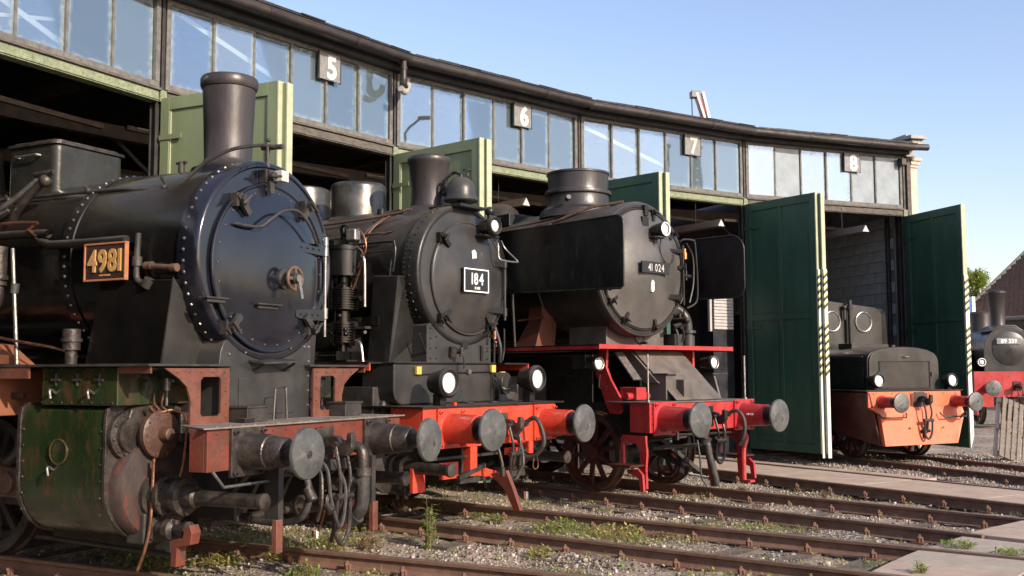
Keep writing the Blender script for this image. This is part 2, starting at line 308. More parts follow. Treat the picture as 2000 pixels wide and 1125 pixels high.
def pieces(mb):
    """the clusters of connected shapes that touch each other"""
    n=len(mb.v); par=list(range(n))
    def fd(a):
        while par[a]!=a: par[a]=par[par[a]]; a=par[a]
        return a
    for f in mb.f:
        a=fd(f[0])
        for q in f[1:]: par[fd(q)]=a
    g={}
    for i in range(n): g.setdefault(fd(i),[]).append(i)
    V=np.array([tuple(v) for v in mb.v]); cl=[[V[i].min(0)-.004,V[i].max(0)+.004,set([r])] for r,i in g.items()]
    if len(cl)>60: return None
    ch=True
    while ch:
        ch=False
        for a in range(len(cl)):
            for b in range(a+1,len(cl)):
                if (cl[a][0]<cl[b][1]).all() and (cl[b][0]<cl[a][1]).all():
                    cl[a]=[np.minimum(cl[a][0],cl[b][0]),np.maximum(cl[a][1],cl[b][1]),cl[a][2]|cl[b][2]]; cl.pop(b); ch=True; break
            if ch: break
    if not 2<=len(cl)<=6: return None
    out=[]
    for c in cl:
        m=MB(); mp={}
        for f,mi in zip(mb.f,mb.m):
            if fd(f[0]) in c[2]:
                for q in f:
                    if q not in mp: mp[q]=len(m.v); m.v.append(mb.v[q])
                m.f.append(tuple(mp[q] for q in f)); m.m.append(mi)
        if m.f: out.append(m)
    return out
def P(name,mb,mats,parent,kind=None,bev=0,label=None,**k):
    ps=None if kind else pieces(mb)
    os_=[put(name,m.mesh(name,mats),parent,kind=kind,bev=bev,**k) for m in (ps or [mb])]
    if label: os_[0]['label']=label
    EXTRA[os_[0].name]=os_[1:]
    return os_[0]
def thing(name,label,cat,loc=(0,0,0),rz=0,group=None):
    o=bpy.data.objects.new(name,None); COL.objects.link(o); o.location=loc; o.rotation_euler=(0,0,rz); o.empty_display_size=.2
    o['label']=label; o['category']=cat
    if group: o['group']=group
    return o
def tag(o,label,cat,group=None):
    o['label']=label; o['category']=cat
    if group: o['group']=group
    return o
GL={}
def glyph(ch,bold=0):
    if (ch,bold) in GL: return GL[(ch,bold)]
    c=bpy.data.curves.new('glyph','FONT'); c.body=ch; c.size=1; c.offset=bold; c.extrude=.5; c.resolution_u=4
    o=bpy.data.objects.new('glyph',c); me=bpy.data.meshes.new_from_object(o)
    vs=np.array([v.co[:] for v in me.vertices]); fs=[tuple(p.vertices) for p in me.polygons]
    bpy.data.objects.remove(o); bpy.data.curves.remove(c); bpy.data.meshes.remove(me)
    vs[:,0]-=vs[:,0].min(); GL[(ch,bold)]=(vs,fs); return GL[(ch,bold)]
def text(s,center,ux,uy,h,depth,m,parent,bold=0,gap=.12,wscale=1,each=True,name='numeral'):
    """each character is raised geometry; h is the capital height"""
    ux=Vector(ux).normalized(); uy=Vector(uy).normalized(); n=ux.cross(uy); cap=glyph('H',bold)[0]; H0=cap[:,1].max(); k=h/H0
    tot=0; xs=[]
    for ch in s:
        if ch==' ': xs.append(tot); tot+=.3*k; continue
        g=glyph(ch,bold); xs.append(tot); tot+=g[0][:,0].max()*k*wscale+gap*h
    tot-=gap*h; c=Vector(center); mb=MB(); out=[]
    for ch,x in zip(s,xs):
        if ch==' ': continue
        vs,fs=glyph(ch,bold); b=MB() if each else mb
        b.raw([c+ux*(x-tot/2+v[0]*k*wscale)+uy*(v[1]*k-h/2)+n*((v[2]+.5)*depth) for v in vs],fs)
        if each: out.append(P(name,b,m,parent))
    if not each: out.append(P(name,mb,m,parent))
    return out
# ------------------------------------------------------------------ locomotive pieces (local frame: x forward from the buffer faces, y left, z up)
def buffer(par,y,z,rf,rs,rs2,xb=-.62,step=False,sleeve='greasy_metal',plate='greasy_metal',face='buffer_face',square=True,n=40,face_ring=True):
    b=MB()
    if square: b.box(xb,xb+.03,y-rs-.05,y+rs+.05,z-rs-.05,z+rs+.05)
    if step: b.lathe((xb+.02,y,z),(1,0,0),[(0,rs+.015),(.03,rs),(.24,rs*.97),(.25,rs*.88),(-xb-.24,rs*.82),(-xb-.22,rs*.70),(-xb-.215,rs2*.7)],28)
    else: b.lathe((xb+.02,y,z),(1,0,0),[(0,rs+.02),(.02,rs),(-xb-.30,rs2),(-xb-.22,rs2),(-xb-.215,rs2*.93)],28)
    o=P('buffer',b,sleeve,par,bev=.004)
    if square:
        rv=MB()
        for dy in (-1,1):
            for dz in (-1,1): rv.lathe((xb+.03,y+dy*(rs+.015),z+dz*(rs+.015)),(1,0,0),[(0,.024),(.02,.024),(.022,.01),(.05,.01)],6)
        P('bolts',rv,plate,o)
    P('plunger',MB().cyl((xb+.3,y,z),(-.03,y,z),rs2*.62,n=20),'greasy_metal',o)
    pr=[(-.045,rs2*.6),(-.035,rf*.75),(-.028,rf),(-.012,rf)]
    pr+=[(.0,rf*.97),(.007,rf*.80),(.014,rf*.5),(.018,rf*.2),(.018,1e-4)]
    P('buffer_head',MB().lathe((0,y,z),(1,0,0),pr,n),face,o)
    P('grease_spot',MB().lathe((0,y+random.uniform(-.02,.02),z+random.uniform(-.03,.02)),(1,0,0),[(.012,rf*.30),(.0155,rf*.27),(.0192,rf*.1),(.0195,1e-4)],20,cap=False),'greasy_metal' if random.random()<.6 else 'dull_steel',o)
    return o
def hook_and_chain(par,z,xb=-.62,drop=.62,m='greasy_metal',dy=0):
    b=MB(); b.box(xb,xb+.03,dy-.12,dy+.12,z-.14,z+.14)
    b.prism([(xb,z-.04),(xb+.16,z-.045),(xb+.2,z-.1),(xb+.27,z-.1),(xb+.33,z-.03),(xb+.33,z+.09),(xb+.28,z+.1),(xb+.27,z+.03),(xb+.22,z+.01),(xb+.18,z+.06),(xb+.1,z+.07),(xb,z+.05)],'xz',dy-.035,dy+.035)
    o=P('drawhook',b,m,par,bev=.01)
    l=MB(); x=xb+.18
    for s in (-1,1): l.tube([(x,dy+s*.065,z),(x+.06,dy+s*.07,z-drop*.3),(x+.05,dy+s*.05,z-drop*.5)],.017,8,4)
    l.cyl((x,dy-.09,z),(x,dy+.09,z),.026); 
    l.cyl((x+.05,dy-.11,z-drop*.52),(x+.05,dy+.11,z-drop*.52),.03)
    l.cyl((x+.05,dy-.02,z-drop*.52),(x-.02,dy+.02,z-drop*.8),.026); l.cyl((x-.03,dy-.09,z-drop*.8),(x-.03,dy+.09,z-drop*.8),.03)
    l.beam((x+.03,dy,z-drop*.56),(x-.06,dy-.03,z-drop*.98),.035)
    l.tube([(x+.05,dy-.09,z-drop*.52),(x+.02,dy-.07,z-drop*.85),(x+.03,dy,z-drop*1.0),(x+.05,dy+.07,z-drop*.85),(x+.05,dy+.09,z-drop*.52)],.02,8,5)
    P('screw_coupling',l,m,par); return o
def hose(par,pts,r=.03,m='rubber',ends='greasy_metal'):
    o=P('brake_hose',MB().tube(pts,r,10,6),m,par)
    a,b=Vector(pts[0]),Vector(pts[1]); c,d=Vector(pts[-1]),Vector(pts[-2])
    e=MB(); e.cyl(a,a+(b-a).normalized()*.09,r*1.45,n=10); e.cyl(c,c+(d-c).normalized()*.1,r*1.5,n=10); P('hose_end',e,ends,o)
    return o
def headlamp(par,p,r,depth=.2,body='black_satin',rim='black_satin',ax=(1,0,0),lens_r=.74):
    p=Vector(p)                     # p = centre of the glass
    b=MB().lathe(p,ax,[(-depth-.05,r*.45),(-depth-.03,r*.72),(-depth*.45,r*.92),(-.05,r*.98),(-.04,r*1.06),(-.005,r*1.06),(.01,r*.98),(.004,r*lens_r),(-.02,r*lens_r)],28,cap=False)
    o=P('headlamp',b,body,par)
    P('lens',MB().lathe(p,ax,[(-.012,r*lens_r),(.004,r*lens_r*.8),(.016,r*lens_r*.45),(.02,1e-4)],28,cap=False),'lamp_glass',o)
    P('lamp_rim',MB().torus(p+Vector(ax).normalized()*.008,ax,r*.88,r*.10,28,8),rim,o)
    return o
def clampdog(par,c,ang,m='dusty_black',k=1.0):
    """swing clamp on a smokebox door; ang = direction from the rim to the centre, in the yz plane"""
    c=Vector(c); d=Vector((0,math.cos(ang),math.sin(ang))); t=Vector((0,-math.sin(ang),math.cos(ang))); b=MB()
    b.cyl(c-Vector((.03,0,0)),c+Vector((.10*k,0,0)),.02*k,n=10); b.beam(c+Vector((.05*k,0,0))-d*.05*k,c+Vector((.05*k,0,0))+d*.13*k,.05*k,.035*k,up=(1,0,0))
    b.lathe(c+Vector((.07*k,0,0)),(1,0,0),[(0,.036*k),(.03*k,.036*k)],6)
    b.cyl(c+Vector((.11*k,0,0))-t*.06*k,c+Vector((.11*k,0,0))+t*.06*k,.011*k,n=8)
    b.box(c.x-.02,c.x+.05*k,c.y-.05*k,c.y-.025*k,c.z-.05*k,c.z+.05*k)
    return P('door_clamp',b,m,par)
def spoked_wheel(par,x,y,z,r,n=11,rim='wheel_red',tyre='greasy_metal',th=.13,side=-1,name='wheel',counter=True):
    w=P(name,MB().lathe((x,y-th/2,z),(0,1,0),[(0,r*.90),(0,r),(th*.75,r),(th*.8,r+.03),(th,r+.03),(th,r*.88)],44,cap=False),tyre,par)
    b=MB(); b.lathe((x,y-th/2+.01,z),(0,1,0),[(0,r*.84),(0,r*.91),(th-.02,r*.91),(th-.02,r*.84),(0,r*.84)],44,cap=False)
    P('rim',b,rim,w); P('hub',MB().cyl((x,y-th/2-.02,z),(x,y+th/2+.02,z),r*.2,n=20),rim,w)
    for k in range(n):
        a=2*PI*(k+.3)/n; P('spoke',MB().beam((x+math.cos(a)*r*.17,y,z+math.sin(a)*r*.17),(x+math.cos(a)*r*.86,y,z+math.sin(a)*r*.86),.06,.045,up=(0,1,0)),rim,w)
    return w
def arc(cx,cz,r,a0,a1,n=10): return [(cx+r*math.cos(R(a0+(a1-a0)*i/n)),cz+r*math.sin(R(a0+(a1-a0)*i/n))) for i in range(n+1)]
# =================================================================== LOCO 1 : 4981
def loco1():
    r=18.571; p=pol(track_ang(0),r); T=thing('steam_locomotive','black steam locomotive number 4981 with green cylinder, nearest the camera at left','locomotive',p,heading(0))
    AZ=2.65; A=(0,0,AZ)
    P('smokebox',MB().lathe((0,0,AZ),(1,0,0),[(-2.72,.885),(-1.19,.885)],72,cap=False),'black_gloss',T)
    bo=P('boiler',MB().lathe((0,0,AZ),(1,0,0),[(-8.5,.93),(-6.3,.93),(-6.28,.868),(-2.76,.868),(-2.72,.872)],72,cap=False),'black_gloss',T)
    P('boiler_band',MB().lathe((0,0,AZ),(1,0,0),[(-4.43,.87),(-4.43,.876),(-4.37,.876),(-4.37,.87)],72,cap=False),'black_gloss',T)
    P('seam_ring',MB().lathe((0,0,AZ),(1,0,0),[(-2.80,.875),(-2.80,.898),(-2.66,.898),(-2.655,.886)],72,cap=False),'black_gloss',T)
    # front: angle ring, face plate, door
    P('front_ring',MB().lathe((0,0,AZ),(1,0,0),[(-1.38,.886),(-1.375,.905),(-1.20,.905),(-1.165,.895),(-1.15,.875),(-1.15,.855),(-1.165,.84)],80,cap=False),'black_front',T)
    P('front_plate',MB().lathe((0,0,AZ),(1,0,0),[(-1.166,.86),(-1.164,.70),(-1.164,.0001)],72,cap=False),'black_front',T)
    dz=2.59
    pr=[(-1.166,.735),(-1.145,.735),(-1.135,.725),(-1.135,.70),(-1.125,.66),(-1.105,.55),(-1.085,.38),(-1.072,.2),(-1.068,.0001)]
    D=P('smokebox_door',MB().lathe((0,0,dz),(1,0,0),pr,80,cap=False),'black_front',T)
    P('door_rim',MB().torus((-1.14,0,dz),(1,0,0),.742,.014,80,8),'black_front',D)
    rv=MB(); rv.rivet_ring((-1.30,0,AZ),(1,0,0),.905,54,'radial',.016,R(20),R(340)); rv.rivet_ring((-2.73,0,AZ),(1,0,0),.898,64,'radial',.016)
    rv.rivet_ring((-1.132,0,dz),(1,0,0),.685,26,'axial',.011); 
    P('rivets',rv,'dull_steel',T,kind='stuff')
    for (y,z) in ((-.46,3.14),(.45,3.20),(-.10,3.40),(-.56,2.04),(.53,2.07)):
        clampdog(T,(-1.14,y,z),math.atan2(dz-z,0-y),k=1.15)
    P('handrail',MB().tube([(-1.09,-.53,2.93),(-1.055,-.42,2.92),(-1.03,-.27,2.93),(-1.0,-.18,3.0),(-1.0,0,3.1),(-1.0,.2,3.12),(-1.02,.4,3.0),(-1.05,.52,2.88),(-1.09,.6,2.86),(-1.13,.7,2.86)],.013,8,5),'dusty_black',D)
    for z in (2.82,2.2):
        h=MB(); h.prism([(.30,z-.03),(.36,z-.045),(.72,z-.055),(.72,z+.055),(.36,z+.045),(.30,z+.03)],'yz',-1.125,-1.09); h.rivet_line((-1.09,.36,z),(-1.09,.62,z),4,(1,0,0),.014)
        P('hinge_strap',h,'black_front',D,bev=.004)
    hr=MB().cyl((-1.10,.73,2.0),(-1.10,.73,2.92),.016,n=10)
    for z in (2.22,2.82,2.9): hr.cyl((-1.10,.73,z-.05),(-1.10,.73,z+.05),.03,n=10)
    P('hinge_rod',hr,'bare_steel',D)
    wz=2.50; wy=.1
    P('locking_boss',MB().lathe((-1.10,wy,wz),(1,0,0),[(0,.10),(.05,.095),(.06,.05),(.17,.045),(.17,.02)],20),'dusty_black',D)
    P('handwheel',MB().torus((-.95,wy,wz),(1,0,0),.10,.015,28,8).beam((-.95,wy-.1,wz),(-.95,wy+.1,wz),.025).beam((-.95,wy,wz-.1),(-.95,wy,wz+.1),.025),'pipe_brown',D)
    P('locking_lever',MB().beam((-.92,wy+.01,wz+.02),(-.91,wy+.05,wz-.18),.035,.02,up=(1,0,0)).cyl((-.95,wy,wz),(-.90,wy,wz),.035,n=12),'bare_steel',D)
    for y,z,wd in ((-.12,2.25,.16),(-.76,2.27,.13)): 
        P('step_ledge',MB().box(-1.12 if y>-.5 else -1.14,-1.03 if y>-.5 else -1.04,y-wd,y+wd,z,z+.015).box(-1.12,-1.06,y-wd*.8,y+wd*.8,z-.03,z),'dusty_black',T,bev=.004)
    P('lamp_bracket',MB().box(-1.14,-1.05,.02,.12,3.38,3.48),'pale_lettering',T,bev=.006)
    # running pipe along the top, knee round the chimney
    pp=MB().tube([(-6,-.58,3.36),(-2.8,-.60,3.33),(-2.2,-.60,3.30),(-1.78,-.60,3.27),(-1.62,-.56,3.36),(-1.45,-.50,3.50),(-1.25,-.42,3.60),(-1.05,-.30,3.64),(-.92,-.22,3.63)],.017,8,6)
    for x in (-5,-3.9,-2.8,-1.85): pp.cyl((x,-.53,3.27),(x,-.64,3.38),.014,n=8); pp.sphere((x,-.60,3.34 if x<-2 else 3.29),.028,8,6)
    P('ejector_pipe',pp,'dusty_black',T)
    P('pipe_stand',MB().cyl((-.98,-.26,3.46),(-.98,-.26,3.66),.014,n=8).cyl((-1.02,-.20,3.46),(-1.02,-.20,3.66),.014,n=8).cyl((-1.06,-.24,3.63),(-.86,-.20,3.63),.024,n=8).sphere((-.98,-.25,3.69),.02,8,6),'greasy_metal',T)
    # chimney
    cx=-1.67
    P('chimney',MB().lathe((cx,0,0),(0,0,1),[(3.42,.34),(3.53,.30),(3.58,.235),(3.62,.216),(3.9,.224),(4.28,.240),(4.285,.252),(4.31,.262),(4.37,.262),(4.39,.25),(4.395,.225),(4.36,.21),(3.7,.19)],48,cap=False),'chimney_grey',T)
    P('chimney_base',MB().lathe((cx,0,0),(0,0,1),[(3.40,.37),(3.52,.33),(3.565,.25)],40,cap=False),'black_gloss',T)
    P('blower_cock',MB().cyl((-2.05,-.2,3.5),(-2.05,-.2,3.6),.03,n=10).cyl((-2.11,-.2,3.6),(-1.99,-.2,3.6),.014,n=8),'dusty_black',T)
    # rounded sandbox on top
    def rr(hx,hy,c,n=6):
        o=[]
        for sx,sy,a in ((1,1,0),(-1,1,90),(-1,-1,180),(1,-1,270)):
            for i in range(n+1): t=R(a+90*i/n); o.append((sx*(hx-c)+c*math.cos(t),sy*(hy-c)+c*math.sin(t)))
        return o
    sb=MB(); sb.prism([(x-3.86,y+.02) for x,y in rr(.36,.42,.09)],'xy',3.36,3.90); s0=P('sandbox',sb,'sandbox_paint',T,bev=.01)
    P('lid',MB().prism([(x-3.86,y+.02) for x,y in rr(.385,.445,.09)],'xy',3.90,3.93).prism([(x-3.86,y+.02) for x,y in rr(.34,.40,.09)],'xy',3.93,3.955),'greasy_metal',s0,bev=.006)
    P('handle',MB().tube([(-4.02,-.405,3.80),(-4.02,-.45,3.80),(-3.72,-.45,3.80),(-3.72,-.405,3.80)],.012,8),'bare_steel',s0)
    P('saddle',MB().prism([(-.55,3.22),(.55,3.22),(.44,3.38),(-.42,3.38)],'yz',-4.3,-3.4),'black_satin',s0)
    # feed clack and pipes on the near side
    P('clack_valve',MB().tube([(-3.75,-.75,2.95),(-3.45,-.82,3.2),(-3.18,-.80,3.42),(-3.12,-.78,3.45)],.04,10,5).sphere((-3.14,-.79,3.43),.06,10,8).cyl((-3.3,-.78,3.5),(-3.02,-.80,3.5),.025,n=10),'greasy_metal',T)
    P('clack_pipe',MB().tube([(-4.4,-1.0,2.6),(-4.1,-.95,3.0),(-3.6,-.86,3.22),(-3.24,-.8,3.44)],.028,8,6).tube([(-4.4,-1.05,2.45),(-4.0,-1.0,2.95),(-3.5,-.9,3.17)],.016,8,6),'bare_steel',T)
    P('lubricator_pipe',MB().tube([(-8,-.95,2.94),(-3.3,-.96,2.92),(-3.0,-.96,2.88),(-2.85,-.955,2.80),(-1.9,-.955,2.79)],.04,10,2),'black_satin',T)
    P('handrail',MB().tube([(-6,-1.02,3.02),(-3.2,-1.0,3.02),(-3.08,-1.0,2.95),(-2.97,-.98,2.87)],.016,8,3),'copper',T)
    P('blast_pipe_valve',MB().cyl((-3.36,-1.08,2.45),(-3.36,-1.08,2.8),.075,n=16).cyl((-3.36,-1.08,2.5),(-3.36,-1.08,2.54),.10,n=16).tube([(-3.36,-1.08,2.46),(-3.36,-1.08,2.32),(-3.42,-1.1,2.24),(-3.6,-1.12,2.2)],.05,10,4),'greasy_metal',T)
    P('oil_pipe',MB().tube([(-3.36,-1.12,2.22),(-3.36,-1.13,2.05),(-3.25,-1.13,1.98),(-2.6,-1.08,1.88),(-2.4,-1.0,1.8)],.012,8,5),'copper',T)
    P('reach_rod',MB().cyl((-3.22,-1.05,2.78),(-3.07,-1.08,1.74),.018,n=8).cyl((-3.17,-1.055,2.38),(-3.15,-1.06,2.46),.036,n=10),'dull_steel',T)
    P('elbow_pipe',MB().tube([(-1.78,-.94,2.84),(-1.78,-.95,2.55),(-1.76,-.95,2.44),(-1.64,-.95,2.40)],.026,10,4).cyl((-1.78,-.945,2.56),(-1.78,-.945,2.64),.042,n=12).cyl((-1.66,-.95,2.38),(-1.62,-.95,2.44),.05,n=12),'dusty_black',T)
    P('smokebox_cock',MB().cyl((-1.68,-.93,2.56),(-1.36,-.93,2.53),.024,n=10).cyl((-1.7,-.93,2.56),(-1.62,-.93,2.56),.035,n=10).cyl((-1.40,-.93,2.53),(-1.34,-.93,2.53),.035,n=10),'pipe_brown',T)
    np_=P('number_plate',MB().box(-2.33,-1.86,-1.005,-.965,2.46,2.755),'plate_dark',T,bev=.004)
    fr=MB(); t=.016
    for a in ((-2.345,-1.845,2.755,2.755+t),(-2.345,-1.845,2.46-t,2.46),(-2.345,-2.345+t,2.46,2.755),(-1.845-t,-1.845,2.46,2.755)): fr.box(a[0],a[1],-1.015,-.975,a[2],a[3])
    P('plate_frame',fr,'copper_frame',np_,bev=.003)
    text('4981',(-2.095,-1.006,2.62),(1,0,0),(0,0,1),.185,.014,'brass',np_,bold=.025,gap=.10,wscale=.80)
    P('small_lettering',MB().box(-2.16,-2.11,-1.009,-1.004,2.486,2.500).box(-2.10,-2.03,-1.009,-1.004,2.486,2.500),'brass',np_)
    P('plate_bracket',MB().box(-2.3,-1.9,-.97,-.86,2.50,2.54).box(-2.3,-1.9,-.97,-.86,2.66,2.70),'black_satin',T)
    # side casing under the smokebox and triangular front gusset
    P('steam_pipe_casing',MB().raw([(-2.31,-1.0,1.735),(-1.43,-1.0,1.735),(-1.36,-.955,2.43),(-2.2,-.955,2.45),(-2.31,-.5,1.735),(-1.43,-.5,1.735),(-1.36,-.5,2.43),(-2.2,-.5,2.45)],[(0,1,2,3),(4,7,6,5),(0,4,5,1),(1,5,6,2),(2,6,7,3),(3,7,4,0)]),'black_gloss',T,bev=.006)
    P('gusset_plate',MB().raw([(-1.425,-.99,1.735),(-1.415,-.45,1.735),(-1.385,-.5,1.95),(-1.35,-.955,2.45),(-1.44,-.99,1.735),(-1.43,-.45,1.735),(-1.40,-.5,1.95),(-1.365,-.955,2.45)],[(0,1,2,3),(7,6,5,4),(0,4,5,1),(1,5,6,2),(2,6,7,3),(3,7,4,0)]),'graphite',T)
    P('gusset_plate',MB().raw([(-1.425,.99,1.735),(-1.415,.45,1.735),(-1.385,.5,1.95),(-1.35,.955,2.45),(-1.44,.99,1.735),(-1.43,.45,1.735),(-1.40,.5,1.95),(-1.365,.955,2.45)],[(0,1,2,3),(7,6,5,4),(0,4,5,1),(1,5,6,2),(2,6,7,3),(3,7,4,0)]),'graphite',T)
    P('valve_stand',MB().cyl((-2.42,-1.05,1.74),(-2.42,-1.05,1.86),.05,n=12).cyl((-2.42,-1.05,1.86),(-2.42,-1.05,2.04),.075,n=14).cyl((-2.42,-1.05,1.93),(-2.42,-1.05,1.96),.09,n=14),'greasy_metal',T)
    # saddle under the smokebox
    sa=[(-.62,1.24),(.60,1.24),(.60,2.02)]+[(.9*math.sin(R(a)),AZ-.88*math.cos(R(a))) for a in (38,25,10,0,-10,-25)]+[(-.50,1.98),(-.56,1.93),(-.60,1.84),(-.62,1.72)]
    P('smokebox_saddle',MB().prism(sa,'yz',-1.7,-1.155),'black_satin_front',T,bev=.008)
    rs=MB().rivet_line((-1.155,.56,1.36),(-1.155,.56,1.9),5,(1,0,0),.014).rivet_line((-1.155,-.5,1.82),(-1.155,.5,1.90),6,(1,0,0),.014)
    P('rivets',rs,'bare_steel',T,kind='stuff')
    P('inspection_plate',MB().box(-1.157,-1.145,-.38,.36,1.30,1.62),'black_satin_front',T,bev=.005)
    P('lamp_shelf',MB().raw([(-1.15,-.26,1.77),(-1.15,.26,1.79),(-.99,.24,1.77),(-.99,-.24,1.75),(-1.15,-.26,1.755),(-1.15,.26,1.775),(-.99,.24,1.755),(-.99,-.24,1.735)],[(0,1,2,3),(7,6,5,4),(0,4,5,1),(1,5,6,2),(2,6,7,3),(3,7,4,0)]).beam((-1.15,-.2,1.68),(-1.02,-.2,1.745),.015,.02).beam((-1.15,.2,1.68),(-1.02,.2,1.745),.015,.02),'dusty_black',T)
    P('deck_handle',MB().tube([(-.98,-.13,1.255),(-.98,-.11,1.52),(-.98,.03,1.535),(-.98,.05,1.255)],.011,8),'dull_steel',T)
    # deck, buffer beam
    P('front_deck',MB().prism([(-.99,-1.16),(-.60,-1.36),(-.585,-1.30),(-.585,1.34),(-1.15,1.34),(-1.15,-1.05)],'xy',1.237,1.25),'deck_dusty',T,bev=.003,label='dusty steel deck above the buffer beam')
    be=MB().box(-.65,-.62,-1.30,1.30,.915,1.235).box(-.80,-.652,-1.30,-1.28,.915,1.235).box(-.80,-.652,1.28,1.30,.915,1.235); P('buffer_beam',be,'rust_red',T,bev=.004)
    rv=MB().rivet_line((-.62,-1.2,1.20),(-.62,1.2,1.20),16,(1,0,0),.012); P('rivets',rv,'rust_red',T,kind='stuff')
    for s in (-1,1): buffer(T,s*.875,1.05,.198,.142,.088,sleeve='greasy_metal',step=True)
    hook_and_chain(T,1.05,drop=.85,dy=.10)
    hose(T,[(-.6,-.35,.86),(-.45,-.36,.84),(-.40,-.36,.65),(-.48,-.36,.48),(-.75,-.36,.42),(-1.1,-.36,.44)],.03)
    hs=P('heating_pipe',MB().tube([(-.62,.33,1.02),(-.40,.33,1.0),(-.36,.33,.90),(-.36,.33,.78)],.05,12,5).cyl((-.36,.33,.76),(-.36,.33,.83),.075,n=16),'greasy_metal',T)
    P('air_hose',MB().tube([(-.36,.33,.80),(-.36,.33,.62),(-.38,.33,.48),(-.46,.34,.40)],.062,12,5).cyl((-.50,.34,.37),(-.42,.34,.42),.075,n=12),'rubber',T)
    P('air_hose',MB().tube([(-.55,-.1,.95),(-.42,-.1,.85),(-.38,-.1,.62),(-.36,-.04,.42),(-.36,0,.36),(-.36,.06,.45),(-.38,.1,.7),(-.5,.1,.9)],.017,8,5),'rubber',T)
    P('footstep_rail',MB().tube([(-.61,-1.25,.92),(-.56,-1.18,.80),(-.56,-.62,.80),(-.61,-.56,.92)],.013,8),'dull_steel',T)
    P('brake_rigging',MB().cyl((-1.3,-.55,.40),(-1.3,.55,.40),.035,n=10).beam((-1.3,-.2,.4),(-1.1,-.2,.75),.05,.08).beam((-1.3,.25,.4),(-1.12,.25,.75),.05,.08).torus((-.85,.1,.50),(0,1,0),.08,.02,16,6),'greasy_metal',T,kind='stuff')
    P('beam_stay',MB().beam((-.68,-.7,.92),(-1.1,-.56,.62),.05,.03).beam((-.68,.7,.92),(-1.1,.56,.62),.05,.03),'greasy_metal',T)
    P('chain',MB().tube([(-.58,-.05,.98),(-.48,-.1,.8),(-.44,-.14,.58),(-.5,-.12,.42)],.016,6,5),'greasy_metal',T)
    P('hose_coupling',MB().cyl((-.42,-.36,.72),(-.36,-.36,.62),.045,n=12).cyl((-.42,-.1,.56),(-.36,-.1,.50),.04,n=12).sphere((-.40,.2,.72),.05,10,8).cyl((-.52,.2,.72),(-.30,.2,.72),.03,n=10),'greasy_metal',T)
    P('deck_rivets',MB().rivet_line((-.62,-1.2,1.25),(-.62,1.2,1.25),18,(0,0,1),.010),'deck_dusty',T,kind='stuff')
    # deck clutter
    for (y,dx) in ((-.42,0),(.93,0)):
        o=P('deck_box',MB().box(-1.10,-.90,y-.13,y+.13,1.25,1.37),'dusty_black',T,bev=.006); P('box_lid',MB().box(-1.11,-.89,y-.14,y+.14,1.37,1.385),'dusty_black',o)
    P('deck_lamp_socket',MB().box(-.95,-.86,-.62,-.5,1.25,1.29),'black_satin',T,bev=.006)
    # front-facing window plates of the running board (each side)
    for s in (-1,1):
        pl=MB(); oy=[(.56,1.25),(.56,1.70),(1.28,1.70),(1.13,1.62),(1.04,1.55),(1.0,1.44),(1.0,1.25)]
        inn=[(.66,1.33),(.66,1.60),(.68,1.63),(.86,1.63),(.89,1.60),(.89,1.33),(.87,1.31),(.68,1.31)]
        bm=bmesh.new(); vo=[bm.verts.new((-1.10,s*y,z)) for y,z in oy]; vi=[bm.verts.new((-1.10,s*y,z)) for y,z in inn]
        ed=[bm.edges.new((vo[i],vo[(i+1)%len(vo)])) for i in range(len(vo))]+[bm.edges.new((vi[i],vi[(i+1)%len(vi)])) for i in range(len(vi))]
        bmesh.ops.triangle_fill(bm,use_beauty=True,edges=ed); me=bpy.data.meshes.new('frame_plate'); bm.to_mesh(me); bm.free(); me.materials.append(MATS['oxide_brown'])
        o=put('frame_plate',me,T); so_=o.modifiers.new('solid','SOLIDIFY'); so_.thickness=.02; so_.offset=0
        rv=MB().rivet_line((-1.09,s*.6,1.30),(-1.09,s*.6,1.62),4,(1,0,0),.012).rivet_line((-1.09,s*.62,1.67),(-1.09,s*1.15,1.67),5,(1,0,0),.012); P('rivets',rv,'oxide_brown',T,kind='stuff')
        P('running_board',MB().box(-9,-1.08,s*.80 if s>0 else -1.45,1.45 if s>0 else -.80,1.715,1.735).box(-1.75,-1.08,s*.5 if s>0 else -.799,.799 if s>0 else -.5,1.715,1.735),'dusty_black',T,bev=.003)
        P('valance',MB().box(-9,-2.45,s*1.43-.01,s*1.43+.01,1.62,1.714).box(-1.45,-1.11,s*1.40-.01,s*1.40+.01,1.66,1.714),'oxide_brown',T)
        P('main_frame',MB().box(-9,-1.0,s*.56-.015,s*.56+.015,.45,1.23),'steel_black',T)
        P('cross_brace',MB().box(-1.5,-1.12,s*.56-.3*(s>0)+.0,s*.56+.3*(s<0)+.0,.95,1.0),'steel_black',T)
        # cylinder casing
        yy=s*1.0; sg=s
        prof=[(sg*.55,1.40),(sg*1.30,1.40),(sg*1.355,1.36),(sg*1.37,1.28),(sg*1.37,.80)]+[(sg*(.93+.44*math.cos(R(-a))),.76+.44*math.sin(R(-a))) for a in range(10,181,12)]+[(sg*.5,.8)]
        cyl=P('cylinder',MB().prism(prof,'yz',-2.6,-1.63),'loco_green',T,bev=.01,label='dark green cylinder casing with rust showing through')
        P('end_flange',MB().prism([(sg*(.93+(abs(y)-.93)*1.03),.76+(z-.76)*1.03) for y,z in prof],'yz',-1.632,-1.60),'greasy_metal',cyl,bev=.004)
        P('end_flange',MB().prism([(sg*(.93+(abs(y)-.93)*1.03),.76+(z-.76)*1.03) for y,z in prof],'yz',-2.64,-2.60),'greasy_metal',cyl,bev=.004)
        P('cylinder_cover',MB().lathe((0,s*.93,.74),(1,0,0),[(-1.62,.415),(-1.50,.41),(-1.47,.39),(-1.455,.2),(-1.45,.17)],48),'cover_paint',cyl)
